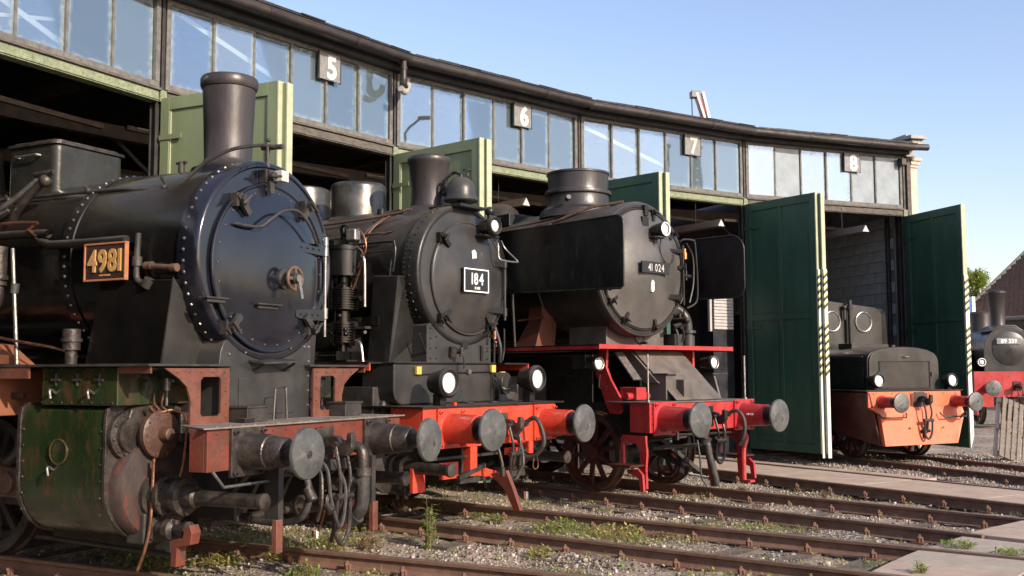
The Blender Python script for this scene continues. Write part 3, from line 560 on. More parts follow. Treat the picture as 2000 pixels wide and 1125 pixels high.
        rc=MB().lathe((0,s*.98,.68),(1,0,0),[(-1.46,.19),(-1.42,.19),(-1.415,.15),(-1.34,.15),(-1.335,.17),(-1.30,.17),(-1.295,.13),(-1.2,.12),(-1.19,.15),(-1.13,.15),(-1.12,.10),(-1.02,.085),(-1.0,.062),(-.37,.056),(-.365,.066),(-.33,.066),(-.325,.04)],24)
        rc.rivet_ring((-1.30,s*.98,.68),(1,0,0),.145,8,'axial',.022)
        tr=P('tail_rod_guide',rc,'greasy_metal',cyl)
        P('drain_cock',MB().lathe((0,s*1.02,.42),(1,0,0),[(-1.5,.10),(-1.4,.10),(-1.39,.06),(-1.3,.07),(-1.28,.09),(-1.22,.09),(-1.2,.05),(-1.12,.06),(-1.1,.075),(-1.06,.075),(-1.05,.03)],16).cyl((-1.2,s*1.02,.36),(-1.2,s*1.02,.5),.03,n=10).cyl((-1.05,s*1.02,.42),(-.98,s*1.02,.42),.035,n=10),'greasy_metal',cyl)
        P('drain_cock_block',MB().box(-1.62,-1.42,s*1.02-.12,s*1.02+.12,.30,.55),'dusty_black',cyl,bev=.02)
        vc=P('valve_chest',MB().box(-2.37,-1.50,s*1.35-.02 if s<0 else .56,s*1.35+.02 if s>0 else -.56,1.405,1.712),'loco_green',T,bev=.008)
        P('valve_block',MB().prism([(s*.58,.98),(s*.66,1.38),(s*.95,1.42),(s*1.2,1.38),(s*1.3,1.1),(s*1.2,.92)],'yz',-1.64,-1.52),'greasy_metal',cyl,bev=.02)
        v1=MB().lathe((0,s*1.19,1.17),(1,0,0),[(-1.60,.19),(-1.55,.19),(-1.54,.14),(-1.5,.14)],28); v1.rivet_ring((-1.55,s*1.19,1.17),(1,0,0),.16,9,'axial',.02)
        P('valve_cover',v1,'greasy_metal',cyl)
        v2=MB().lathe((0,s*1.0,1.17),(1,0,0),[(-1.56,.16),(-1.44,.16),(-1.435,.195),(-1.395,.195),(-1.385,.18),(-1.375,.06),(-1.30,.05),(-1.29,.03)],32); v2.rivet_ring((-1.39,s*1.0,1.17),(1,0,0),.165,10,'axial',.016)
        P('valve_cover',v2,'rusty_grease',cyl)
        P('square_port',MB().box(-1.55,-1.40,s*.72-.07,s*.72+.07,1.08,1.34),'greasy_metal',cyl,bev=.03)
        P('oil_cup',MB().cyl((-1.35,s*1.0,1.40),(-1.35,s*1.0,1.60),.012,n=8).cyl((-1.35,s*1.0,1.52),(-1.35,s*1.0,1.62),.03,n=10).cyl((-1.42,s*1.0,1.60),(-1.28,s*1.0,1.60),.012,n=8),'dull_steel',cyl)
        P('copper_pipe',MB().tube([(-1.42,s*1.12,1.40),(-1.40,s*1.05,1.34),(-1.36,s*.92,1.36),(-1.28,s*.85,1.28),(-1.30,s*.85,.95),(-1.32,s*.88,.80)],.011,8,5),'copper',cyl)
        P('copper_pipe',MB().tube([(-1.37,s*1.10,.98),(-1.37,s*1.12,.5),(-1.40,s*1.14,.28),(-1.47,s*1.15,.10)],.013,8,4),'copper',cyl)
        P('copper_pipe',MB().tube([(-1.36,s*1.02,1.5),(-1.38,s*1.02,1.4),(-1.37,s*.95,1.35)],.008,6,4).tube([(-1.42,s*1.06,1.5),(-1.43,s*1.05,1.42),(-1.40,s*1.0,1.34)],.008,6,4),'copper',cyl)
        # side inspection cover, cocks
        ic=MB().lathe((-2.13,s*1.37,1.03),(0,s,0),[(0,.10),(.015,.10),(.02,.085),(.015,.07),(.008,.0001)],28,cap=False); P('inspection_cover',ic,'loco_green',cyl)
        P('cover_ring',MB().torus((-2.13,s*1.388,1.03),(0,1,0),.10,.008,28,6),'greasy_brass',cyl)
        for x,z in ((-2.2,1.50),(-1.76,1.50),(-2.2,.88)): P('small_cock',MB().tube([(x,s*1.37,z),(x,s*1.43,z+.03),(x+.01,s*1.43,z-.04)],.011,6,3),'dull_steel',cyl)
        for x in (-2.2,-1.95,-1.7): P('stud',MB().box(x-.05,x+.05,s*1.375-.012,s*1.375+.012,1.60,1.62).cyl((x,s*1.37,1.56),(x,s*1.37,1.66),.012,n=6),'greasy_metal',cyl)
        P('rivets',MB().rivet_line((-2.36,s*1.372,1.425),(-1.55,s*1.372,1.425),8,(0,s,0),.012).rivet_line((-2.36,s*1.372,1.69),(-1.55,s*1.372,1.69),8,(0,s,0),.012).rivet_line((-2.57,s*1.372,1.2),(-2.57,s*1.372,.55),6,(0,s,0),.012).rivet_line((-1.66,s*1.372,1.2),(-1.66,s*1.372,.55),6,(0,s,0),.012),'greasy_metal',cyl,kind='stuff')
        P('rear_flange',MB().lathe((0,s*.98,1.17),(1,0,0),[(-2.85,.14),(-2.84,.24),(-2.78,.24),(-2.66,.22),(-2.64,.22)],24),'greasy_metal',cyl)
        P('guard_iron',MB().prism([(-1.12,.16),(-1.12,.36),(-1.0,.39),(-.98,.47),(-.93,.49),(-.90,.43),(-.92,.34),(-1.05,.31),(-1.06,.16)],'xz',s*1.10-.05,s*1.10+.05),'rust_red',T,bev=.006)
        P('frame_guard',MB().box(-.50,-.45,s*.66-.04,s*.66+.04,.24,.50),'oxide_brown',T,bev=.006); P('guard_bracket',MB().box(-.60,-.46,s*.64-.03,s*.64+.03,.501,.91),'steel_black',T)
        # motion to the rear
        g=MB().beam((-2.7,s*1.0,.88),(-4.3,s*1.0,.88),.07,.07).beam((-2.7,s*1.0,.55),(-4.3,s*1.0,.55),.07,.07); P('slide_bar',g,'greasy_metal',T)
        P('crosshead',MB().box(-3.3,-2.95,s*1.0-.08,s*1.0+.08,.58,.85).cyl((-3.12,s*1.0-.13,.71),(-3.12,s*1.0+.13,.71),.09,n=16),'pipe_brown',T,bev=.02)
        P('motion_bracket',MB().tube([(-2.72,s*1.12,1.15),(-2.9,s*1.12,1.2),(-2.95,s*1.12,1.0),(-3.1,s*1.12,.9)],.05,8,4).tube([(-2.75,s*1.1,1.32),(-2.9,s*1.15,1.1),(-2.8,s*1.15,.9)],.02,8,4).box(-3.4,-2.8,s*1.2-.02,s*1.2+.02,1.45,1.50),'greasy_metal',T)
        P('connecting_rod',MB().beam((-3.12,s*1.05,.71),(-5.3,s*1.05,.6),.05,.12),'greasy_metal',T)
        for k,x in enumerate((-3.75,-5.25,-6.75)): spoked_wheel(T,x,s*.75,.63,.63,12,rim='steel_black',th=.13)
    P('steam_pipe_lagging',MB().box(-4.4,-2.95,-1.38,-.9,1.30,1.69).prism([(-4.2,1.74),(-3.05,1.74),(-3.35,1.92),(-4.2,2.0)],'xz',-1.05,-.9),'primer_orange',T,bev=.01,label='orange primed casing behind the cylinder')
    for s in (-.45,.45): P('stretcher',MB().box(-3.0,-1.5,s-.02,s+.02,.35,.75),'steel_black',T)
    P('stretcher',MB().box(-1.6,-.66,-.55,.55,.80,.90),'steel_black',T)
    P('spring_gear',MB().box(-2.9,-1.5,-.78,-.60,.18,.3).cyl((-2.9,-.95,.25),(-1.2,-.95,.2),.02,n=8),'steel_black',T)
    P('side_tank',MB().box(-9,-6.4,-1.45,1.45,1.75,3.3),'black_gloss',T,bev=.02); P('cab',MB().box(-10.8,-9.01,-1.45,1.45,1.4,3.9),'black_gloss',T,bev=.03)
    P('dome',MB().lathe((-5.4,0,0),(0,0,1),[(3.4,.42),(3.85,.36),(4.05,.34),(4.15,.28),(4.2,.12),(4.205,.001)],32,cap=False),'black_gloss',T)
    return T
# =================================================================== LOCO 2 : 184
def loco2():
    p=pol(track_ang(1),18.940); T=thing('steam_locomotive','black and bright red steam locomotive number 184 with a bell, second from left','locomotive',p,heading(1))
    AZ=2.82; r0=.835
    P('smokebox',MB().lathe((0,0,AZ),(1,0,0),[(-2.1,r0-.01),(-1.14,r0-.01)],72,cap=False),'black_satin',T)
    P('boiler',MB().lathe((0,0,AZ),(1,0,0),[(-9,r0+.05),(-2.1,r0+.05),(-2.09,r0-.01)],72,cap=False),'black_satin',T)
    for x in (-3.3,-4.6): P('boiler_band',MB().lathe((0,0,AZ),(1,0,0),[(x-.03,r0+.05),(x-.03,r0+.057),(x+.03,r0+.057),(x+.03,r0+.05)],72,cap=False),'black_satin',T)
    P('front_ring',MB().lathe((0,0,AZ),(1,0,0),[(-1.38,r0),(-1.375,r0+.015),(-1.16,r0+.015),(-1.14,r0),(-1.13,r0-.03),(-1.135,r0-.05)],80,cap=False),'black_satin',T)
    P('front_plate',MB().lathe((0,0,AZ),(1,0,0),[(-1.15,r0-.03),(-1.135,.70),(-1.13,.62),(-1.13,.0001)],72,cap=False),'black_satin_front',T)
    dz=2.78; dy=.05
    D=P('smokebox_door',MB().lathe((0,dy,dz),(1,0,0),[(-1.14,.665),(-1.115,.665),(-1.105,.65),(-1.10,.62),(-1.07,.52),(-1.03,.38),(-1.0,.24),(-.985,.1),(-.982,.0001)],80,cap=False),'black_satin_front',T)
    P('door_rim',MB().torus((-1.115,dy,dz),(1,0,0),.672,.012,80,6),'graphite',D)
    rv=MB().rivet_ring((-1.26,0,AZ),(1,0,0),r0+.015,50,'radial',.017,R(8),R(352)); rv.rivet_ring((-1.34,0,AZ),(1,0,0),r0+.014,30,'radial',.013,R(60),R(170)); P('rivets',rv,'black_satin',T,kind='stuff')
    for y,z in ((-.47,3.23),(-.45,2.28),(.40,2.22)): clampdog(T,(-1.12,y,z),math.atan2(dz-z,dy-y),'black_satin',1.1)
    P('copper_valve',MB().cyl((-1.1,.42,2.1),(-1.0,.42,2.1),.02,n=8).cyl((-1.02,.42,2.06),(-1.02,.42,2.16),.025,n=8).sphere((-1.0,.42,2.02),.02,8,6),'copper',T)
    for z in (3.0,2.42):
        h=MB().prism([(.22,z-.02),(.30,z-.035),(.70,z-.045),(.70,z+.035),(.30,z+.035),(.22,z+.02)],'yz',-1.09,-1.055); P('hinge_strap',h,'black_satin',D,bev=.004)
    hr=MB().cyl((-1.06,.68,2.3),(-1.06,.68,3.06),.018,n=10)
    for z in (2.4,3.0): hr.cyl((-1.06,.68,z-.05),(-1.06,.68,z+.05),.032,n=10)
    P('hinge_rod',hr,'graphite',D)
    P('lamp_guard',MB().tube([(-1.0,.38,3.28),(-.93,.38,3.22),(-.92,.38,3.06),(-.90,.44,3.02),(-.90,.72,3.02),(-.93,.74,3.06),(-1.08,.72,3.2),(-1.1,.66,3.3)],.011,8,3),'bare_steel',T)
    P('white_mark',MB().prism([(-.005,2.98),(.035,2.97),(.055,3.0),(.05,3.09),(.02,3.12),(-.02,3.10),(-.02,3.0)],'yz',-1.045,-1.0 ),'white_paint',D,label='small white mark above the number plate')
    npz=P('number_plate',MB().box(-1.0,-.955,-.23,.23,2.605,2.885),'plate_black',T,bev=.003); P('plate_standoff',MB().box(-1.1,-1.0,-.15,-.1,2.7,2.8).box(-1.1,-1.0,.1,.15,2.7,2.8),'black_satin',npz)
    b=MB(); t=.014
    for a in ((-.23,.23,2.871,2.885),(-.23,.23,2.605,2.619),(-.23,-.216,2.62,2.87),(.216,.23,2.62,2.87)): b.box(-.956,-.951,a[0],a[1],a[2],a[3])
    P('plate_border',b,'white_paint',npz)
    text('184',(-.955,0.015,2.765),(0,1,0),(0,0,1),.135,.006,'white_paint',npz,bold=.012,gap=.18,wscale=.82)
    text('RME',(-.955,0.015,2.655),(0,1,0),(0,0,1),.032,.004,'white_paint',npz,bold=.01,gap=.35,each=False,name='small_lettering')
    # top lamp on its bracket
    hl=headlamp(T,(-.86,.24,3.42),.115,.17,lens_r=.66); P('lamp_cap',MB().sphere((-.93,.22,3.60),.06,14,10).cyl((-.93,.22,3.50),(-.93,.22,3.57),.035,n=12),'black_satin',hl)
    P('lamp_bracket',MB().box(-1.12,-.90,.10,.38,3.29,3.31).box(-1.12,-1.09,.10,.38,3.1,3.3),'black_satin',T,bev=.004)
    # bell
    P('bell_platform',MB().prism([(-1.52,3.62),(-1.0,3.62),(-1.0,3.655),(-1.52,3.655)],'xz',-.24,.24),'black_satin',T,bev=.006)
    bl=P('bell',MB().lathe((-1.20,0,0),(0,0,1),[(3.73,.0001),(3.72,.12),(3.715,.20),(3.73,.212),(3.76,.20),(3.80,.185),(3.87,.18),(3.93,.16),(3.98,.12),(4.01,.07),(4.02,.02),(4.06,.02),(4.065,.0001)],40,cap=False),'graphite',T)
    P('bell_stand',MB().cyl((-1.2,0,3.65),(-1.2,0,3.72),.05,n=12).tube([(-1.55,-.03,3.66),(-1.5,-.03,3.85),(-1.42,-.02,4.02),(-1.3,0,4.09),(-1.2,0,4.05)],.02,8,5).tube([(-1.38,-.1,3.82),(-1.36,-.1,4.0),(-1.3,-.05,4.06)],.015,8,4).sphere((-1.38,-.1,3.82),.035,8,6),'black_satin',bl)
    P('wheel_valve',MB().torus((-1.12,.03,4.10),(0,0,1),.05,.009,14,6).cyl((-1.12,.03,4.03),(-1.12,.03,4.10),.012,n=8),'dusty_black',bl)
    cx=-1.72
    P('chimney',MB().lathe((cx,0,0),(0,0,1),[(3.56,.36),(3.66,.31),(3.70,.232),(3.78,.222),(3.9,.222),(4.22,.25),(4.25,.268),(4.30,.272),(4.32,.26),(4.33,.235),(4.28,.22),(3.7,.2)],48,cap=False),'chimney_grey',T)
    P('dome',MB().lathe((-2.97,0,0),(0,0,1),[(3.52,.46),(3.62,.42),(3.66,.375),(3.72,.365),(4.06,.365),(4.10,.355),(4.12,.33),(4.125,.0001)],44,cap=False),'steel_dome',T)
    P('sand_dome',MB().lathe((-4.05,0,0),(0,0,1),[(3.55,.46),(3.62,.42),(3.66,.39),(3.72,.375),(4.10,.375),(4.16,.36),(4.19,.3),(4.22,.1),(4.225,.0001)],44,cap=False),'steel_dome',T)
    P('turret_valve',MB().tube([(-3.9,-.45,3.75),(-3.72,-.5,3.72),(-3.66,-.52,3.82),(-3.6,-.5,3.9)],.045,10,4).cyl((-3.62,-.5,3.86),(-3.5,-.5,3.94),.07,n=14).torus((-3.5,-.55,3.9),(0,1,0),.06,.016,16,6),'copper',T)
    P('handrail',MB().tube([(-7,-.62,3.50),(-2.6,-.62,3.52),(-1.9,-.58,3.55),(-1.55,-.5,3.6)],.014,8,3),'pipe_brown',T)
    P('handrail',MB().tube([(-7,-.80,3.30),(-2.0,-.80,3.30),(-1.75,-.80,3.28)],.014,8,3),'pipe_brown',T)
    P('clip_pipe',MB().tube([(-1.62,-.45,3.62),(-1.9,-.6,3.5),(-2.0,-.78,3.3),(-2.05,-.9,2.9),(-2.12,-.95,2.6)],.015,8,5).tube([(-1.9,-.55,3.55),(-2.08,-.75,3.32),(-2.15,-.9,2.95),(-2.2,-.95,2.62)],.012,8,5),'pipe_brown',T)
    P('blanking_cap',MB().cyl((-2.2,-.35,3.58),(-2.2,-.35,3.68),.05,n=12),'black_satin',T)
    # curved air pipe and raised panel on the boiler side
    P('steam_heat_pipe',MB().tube([(-2.6,-.865,3.18),(-1.6,-.865,3.18),(-1.47,-.87,3.14),(-1.45,-.88,3.0),(-1.48,-.885,2.82)],.016,8,4),'black_satin',T)
    P('side_panel',MB().raw([(-2.55,-.78,3.10),(-1.58,-.78,3.10),(-1.55,-.885,2.72),(-1.60,-.885,2.42),(-2.55,-.885,2.4)]+[(-2.55,-.74,3.10),(-1.58,-.74,3.10),(-1.55,-.8,2.72),(-1.60,-.8,2.42),(-2.55,-.8,2.4)],[(0,1,2,3,4),(9,8,7,6,5),(0,5,6,1),(1,6,7,2),(2,7,8,3),(3,8,9,4),(4,9,5,0)]),'black_satin',T,bev=.01)
    P('steam_pipe_casing',MB().raw([(-1.75,-1.02,1.755),(-1.40,-1.02,1.755),(-1.32,-.96,2.76),(-1.72,-.96,2.78),(-1.75,-.4,1.755),(-1.40,-.4,1.755),(-1.32,-.5,2.76),(-1.72,-.5,2.78)],[(0,1,2,3),(4,7,6,5),(0,4,5,1),(1,5,6,2),(2,6,7,3),(3,7,4,0)]),'black_satin',T,bev=.012)
    P('gusset_plate',MB().raw([(-1.40,-1.0,1.755),(-1.39,-.6,1.755),(-1.37,-.62,2.2),(-1.32,-.95,2.74),(-1.41,-1.0,1.755),(-1.40,-.6,1.755),(-1.38,-.62,2.2),(-1.33,-.95,2.74)],[(0,1,2,3),(7,6,5,4),(0,4,5,1),(1,5,6,2),(2,6,7,3),(3,7,4,0)]),'graphite',T)
    # saddle and rounded apron down to the deck
    sa=[(-.66,1.75),(.50,1.75),(.50,2.1)]+[(.84*math.sin(R(a)),AZ-.83*math.cos(R(a))) for a in (30,15,0,-15,-30,-45)]+[(-.66,2.2)]
    P('smokebox_saddle',MB().prism(sa,'yz',-1.75,-1.15),'black_satin_front',T,bev=.006)
    P('rivets',MB().rivet_line((-1.15,-.60,1.82),(-1.15,-.60,2.4),6,(1,0,0),.014).rivet_line((-1.15,-.50,1.82),(-1.15,-.50,2.2),4,(1,0,0),.014).rivet_line((-1.15,.44,1.82),(-1.15,.44,2.1),4,(1,0,0),.014),'black_satin',T,kind='stuff')
    P('front_apron',MB().prism([(.52,1.755),(-1.25,1.755)]+[(-1.10+.15*math.cos(R(a)),1.47+.17*math.sin(R(a))) for a in (180,200,220,240,255,270)]+[(.52,1.30)],'yz',-1.6,-1.10),'black_satin_front',T,bev=.02)
    P('apron_edge',MB().cyl((-1.09,-1.25,1.765),(-1.09,.52,1.765),.012,n=8).box(-1.6,-1.085,-1.26,.53,1.755,1.77),'black_satin',T)
    P('drain_cock',MB().cyl((-1.14,-.2,1.90),(-1.0,-.2,1.90),.03,n=10).cyl((-1.02,-.2,1.84),(-1.02,-.2,1.95),.025,n=10).tube([(-1.0,-.2,1.88),(-.98,-.2,1.80),(-.98,-.2,1.70)],.012,6,3).cyl((-1.13,-.24,1.85),(-1.10,-.24,1.95),.05,n=10),'greasy_metal',T)
    P('front_deck',MB().box(-1.5,-.585,-1.34,1.28,1.275,1.295),'black_satin',T,bev=.003)
    P('buffer_beam',MB().box(-.66,-.62,-1.30,1.10,.83,1.275).box(-1.1,-.662,-1.30,-1.28,.86,1.275),'signal_red',T,bev=.004,label='bright red buffer beam')
    P('beam_patch',MB().box(-.66,-.61,-.80,-.76,1.20,1.33).beam((-.61,-1.0,1.2),(-.61,-.82,1.26),.02,.02),'signal_red',T)
    for s in (-1,1):
        o=buffer(T,s*.875,1.05,.225,.165,.155,sleeve='signal_red',plate='signal_red')
        P('inner_sleeve',MB().lathe((0,s*.875,1.05),(1,0,0),[(-.32,.13),(-.10,.12),(-.08,.10),(-.03,.10)],24),'black_satin',o)
    text('RAV',(-.618,-.02,1.19),(0,1,0),(0,0,1),.028,.003,'white_paint',T,bold=.01,gap=.3,each=False,name='beam_lettering'); text('322',(-.618,-.02,1.12),(0,1,0),(0,0,1),.028,.003,'white_paint',T,bold=.01,gap=.3,each=False,name='beam_lettering')
    hook_and_chain(T,1.05,drop=.62,dy=.02)
    hose(T,[(-.6,.40,1.02),(-.42,.42,1.12),(-.33,.44,1.0),(-.30,.44,.82),(-.42,.42,.68),(-.62,.36,.66)],.026)
    hose(T,[(-.55,-.30,.92),(-.42,-.30,.85),(-.36,-.28,.65),(-.36,-.26,.5)],.02,m='greasy_metal')
    hose(T,[(-.55,.16,.95),(-.42,.14,.85),(-.36,.12,.62),(-.4,.1,.5)],.022)
    P('pipe_tee',MB().cyl((-.62,.34,.82),(-.40,.34,.82),.035,n=12).cyl((-.40,.30,.72),(-.40,.30,.86),.04,n=12).box(-.62,-.5,.1,.3,.7,.78),'signal_red',T)
    P('hanging_ring',MB().tube([(-.5,.52,.66),(-.5,.50,.54),(-.5,.55,.51),(-.5,.60,.54),(-.5,.58,.66)],.007,6,3),'copper',T)
    P('beam_bracket',MB().box(-.75,-.63,-.50,-.38,.50,.85).prism([(-.38,.50),(.1,.42),(.1,.50),(-.38,.62)],'yz',-.72,-.68),'signal_red',T,bev=.006)
    P('step_plate',MB().box(-.66,-.62,-1.0,-.72,.50,.68).box(-.95,-.90,-1.15,-.95,.35,.62),'signal_red',T,bev=.005)
    P('guard_iron',MB().raw([(-.62,-.16,.50),(-.40,-.16,.55),(-.30,-.16,.35),(-.20,-.16,.12),(-.28,-.16,.10),(-.40,-.16,.32)]+[(-.62,-.10,.50),(-.40,-.10,.55),(-.30,-.10,.35),(-.20,-.10,.12),(-.28,-.10,.10),(-.40,-.10,.32)],[(0,1,2,3,4,5),(11,10,9,8,7,6),(0,6,7,1),(1,7,8,2),(2,8,9,3),(3,9,10,4),(4,10,11,5),(5,11,6,0)]),'rust_red',T)
    P('frame_bar',MB().beam((-.7,-1.1,.72),(-.7,.9,.72),.03).beam((-.68,-.2,.6),(-.6,-.75,.5),.05).box(-1.2,-.7,-.6,.6,.42,.5),'steel_black',T)
    # deck headlamps
    for x,y,z in ((-.60,-.90,1.545),(-.60,.74,1.575)):
        P('lamp_stand',MB().box(x-.20,x-.08,y-.05,y+.05,1.296,z-.12),'black_satin',T,bev=.01)
        headlamp(T,(x,y,z),.158,.20,lens_r=.72)
    P('lamp_cable',MB().tube([(-1.09,.44,1.70),(-1.05,.44,1.5),(-1.05,.44,1.3)],.009,6,3).tube([(-1.09,.50,1.70),(-1.02,.50,1.5),(-1.0,.50,1.3)],.009,6,3).tube([(-1.09,.46,1.6),(-.95,.52,1.46),(-.92,.66,1.46),(-.95,.75,1.5)],.008,6,4).tube([(-1.07,-.9,1.64),(-1.07,.42,1.67)],.007,6),'black_satin',T)
    P('air_reservoir',MB().cyl((-1.35,.55,1.52),(-.98,.62,1.52),.135,n=24),'black_satin_front',T,bev=.01)
    for y,z in ((-.89,1.68),(.45,1.70),(.64,1.62)): P('junction_box',MB().box(-1.09,-1.05,y-.04,y+.04,z-.045,z+.045),'yellow_tag',T,bev=.004,label='small yellow junction box')
    P('hand_rail',MB().tube([(-1.12,.74,2.2),(-1.12,.74,1.95),(-1.12,.70,1.80)],.014,8,3).cyl((-1.16,-.78,2.1),(-1.16,-.60,1.78),.010,n=6),'black_satin',T)
    P('lamp_iron',MB().prism([(-.06,1.94),(.06,1.94),(.05,2.03),(-.05,2.03)],'yz',-1.16,-1.13).box(-1.155,-1.13,.30,.34,1.80,1.98),'black_satin',T)
    P('deck_ring',MB().torus((-.9,-.2,1.305),(0,0,1),.05,.009,16,6),'steel_black',T); P('deck_ring',MB().torus((-.9,.25,1.305),(0,0,1),.05,.009,16,6),'steel_black',T)
    P('cable_clip',MB().box(-1.095,-1.06,-.02,.03,1.64,1.69),'bare_steel',T)
    P('side_pipe',MB().tube([(-1.4,.86,2.3),(-1.3,.88,2.0),(-1.3,.88,1.78)],.03,8,4).tube([(-1.5,.95,2.6),(-1.45,.95,2.2),(-1.45,.95,1.78)],.018,8,4),'black_satin',T)
    P('wire_hooks',MB().tube([(-1.09,-.52,1.56),(-1.07,-.5,1.44),(-1.07,-.46,1.36)],.006,6,3).tube([(-1.09,-.38,1.57),(-1.07,-.34,1.46),(-1.07,-.28,1.36)],.006,6,3).tube([(-1.09,-.52,1.56),(-1.09,-.38,1.57)],.006,6),'steel_black',T)
    # running boards with red valance
    for s in (-1,1):
        a,b=sorted((s*.95,s*1.47)); P('running_board',MB().box(-9,-1.27,a,b,1.755,1.775),'black_satin',T); 
        P('valance',MB().box(-9,-1.27,s*1.45-.01,s*1.45+.01,1.68,1.754),'signal_red',T)
        P('main_frame',MB().box(-9,-.7,s*.56-.015,s*.56+.015,.5,1.27),'steel_black',T)
        for k,x in enumerate((-2.9,-4.3,-5.7)): spoked_wheel(T,x,s*.75,.6,.6,11,th=.13)
        cy=P('cylinder',MB().lathe((0,s*1.03,.74),(1,0,0),[(-2.3,.40),(-1.36,.40),(-1.355,.43),(-1.31,.43),(-1.30,.40),(-1.27,.36),(-1.26,.001)],44),'dusty_black',T)
        cb=MB().rivet_ring((-1.31,s*1.03,.74),(1,0,0),.40,16,'axial',.020); P('cover_bolts',cb,'greasy_metal',cy,kind='stuff')
        P('valve_chest',MB().box(-2.3,-1.34,s*1.03-.3,s*1.03+.3,1.05,1.50).lathe((0,s*1.03,1.24),(1,0,0),[(-1.34,.22),(-1.28,.22),(-1.27,.20),(-1.26,.08),(-1.16,.06)],28),'dusty_black',cy,bev=.01)
        P('tail_rod_guide',MB().lathe((0,s*1.08,.62),(1,0,0),[(-1.27,.13),(-1.20,.13),(-1.19,.10),(-1.12,.09),(-1.11,.12),(-1.06,.12),(-1.05,.07),(-.45,.06),(-.44,.075),(-.40,.075),(-.39,.001)],22),'greasy_metal',cy)
        P('drain_cock',MB().cyl((-1.3,s*1.08,.34),(-1.02,s*1.08,.34),.03,n=10).cyl((-1.2,s*1.08,.26),(-1.2,s*1.08,.42),.02,n=8).cyl((-1.08,s*1.08,.28),(-1.08,s*1.08,.40),.035,n=10),'greasy_metal',cy)
    P('fire_bucket',MB().box(-.98,-.86,1.0,1.22,1.60,1.70),'signal_red',T,bev=.004)
    # air pump on the near side
    px,py=-1.93,-1.24; pm=MB()
    pm.lathe((px,py,0),(0,0,1),[(2.76,.19),(2.76,.235),(2.79,.235),(2.79,.213),(3.06,.213),(3.06,.235),(3.10,.235),(3.10,.12),(3.12,.12)],28)
    P('pump_cylinder',pm,'black_gloss',T)
    f=MB(); pr=[(2.36,.15)]
    for k in range(9): z=2.38+k*.028; pr+=[(z,.19),(z+.012,.19),(z+.013,.155),(z+.027,.155)]
    f.lathe((px,py,0),(0,0,1),pr,24); P('cooling_fins',f,'black_gloss',T)
    pr=[(1.98,.12)]
    for k in range(8): z=2.0+k*.03; pr+=[(z,.15),(z+.014,.15),(z+.015,.125),(z+.029,.125)]
    P('cooling_fins',MB().lathe((px,py,0),(0,0,1),pr,24),'black_gloss',T)
    f=MB().cyl((px,py,2.62),(px,py,2.78),.08,n=14).cyl((px,py,2.24),(px,py,2.36),.10,n=14).cyl((px,py,1.78),(px,py,1.98),.055,n=14)
    for k in range(8): a=k*PI/4; f.cyl((px+.17*math.cos(a),py+.17*math.sin(a),2.60),(px+.17*math.cos(a),py+.17*math.sin(a),2.80),.014,n=6).sphere((px+.13*math.cos(a),py+.13*math.sin(a),1.98),.02,6,4)
    for k in range(12): f.sphere((px+random.uniform(-.22,.24),py-.05+random.uniform(-.12,.05),random.uniform(2.0,2.75)),random.uniform(.018,.042),8,6)
    P('pump_rod',f,'black_gloss',T,kind='stuff')
    g=MB().box(px-.12,px+.12,py-.03,py+.03,3.12,3.19).cyl((px-.35,py,3.19),(px+.05,py,3.2),.022,n=8).torus((px+.02,py,3.30),(0,1,0),.06,.014,14,6).cyl((px,py,3.19),(px,py,3.32),.03,n=8).cyl((px+.3,py,2.5),(px+.12,py,2.5),.03,n=8).cyl((px-.3,py,2.2),(px-.12,py,2.24),.03,n=8)
    P('pump_valve_gear',g,'black_gloss',T)
    P('pump_lubricator',MB().box(px+.09,px+.24,py-.05,py+.05,3.16,3.30),'bare_steel',T,bev=.02)
    P('pump_pipe',MB().tube([(px+.22,py,3.1),(px+.33,py,3.0),(px+.30,py,2.85),(px+.18,py-.02,2.6)],.012,8,5).tube([(px+.25,py,3.3),(px+.34,py,3.2),(px+.37,py,3.05),(px+.25,py,2.85)],.010,8,5),'copper',T)
    P('pump_pipe',MB().tube([(px+.30,py,2.98),(px+.35,py,2.90),(px+.36,py,2.4)],.018,8,4).tube([(px+.22,py,2.02),(px+.30,py,1.98),(px+.34,py,1.78)],.018,8,4),'bare_steel',T)
    P('pump_bracket',MB().box(px-.3,px+.35,-1.02,-.9,2.2,2.3).box(px-.35,px+.3,-1.45,-1.0,1.78,1.80).box(px-.3,px+.1,-1.42,-1.05,1.80,1.90).rivet_line((px-.3,-1.425,1.85),(px+.1,-1.425,1.85),9,(0,-1,0),.014),'black_gloss',T)
    P('reservoir',MB().cyl((-3.2,-1.1,2.05),(-1.9,-1.1,2.05),.2,n=24),'black_satin',T)
    P('grab_step',MB().box(-2.0,-1.7,-1.10,-.98,2.16,2.19).cyl((-1.8,-1.05,2.12),(-1.7,-1.1,2.12),.02,n=8),'dusty_black',T)
    P('side_tank',MB().box(-9,-4.6,-1.45,1.45,1.78,3.1),'black_satin',T,bev=.02); P('cab',MB().box(-11,-9.01,-1.45,1.45,1.4,3.9),'black_satin',T,bev=.03)
    return T
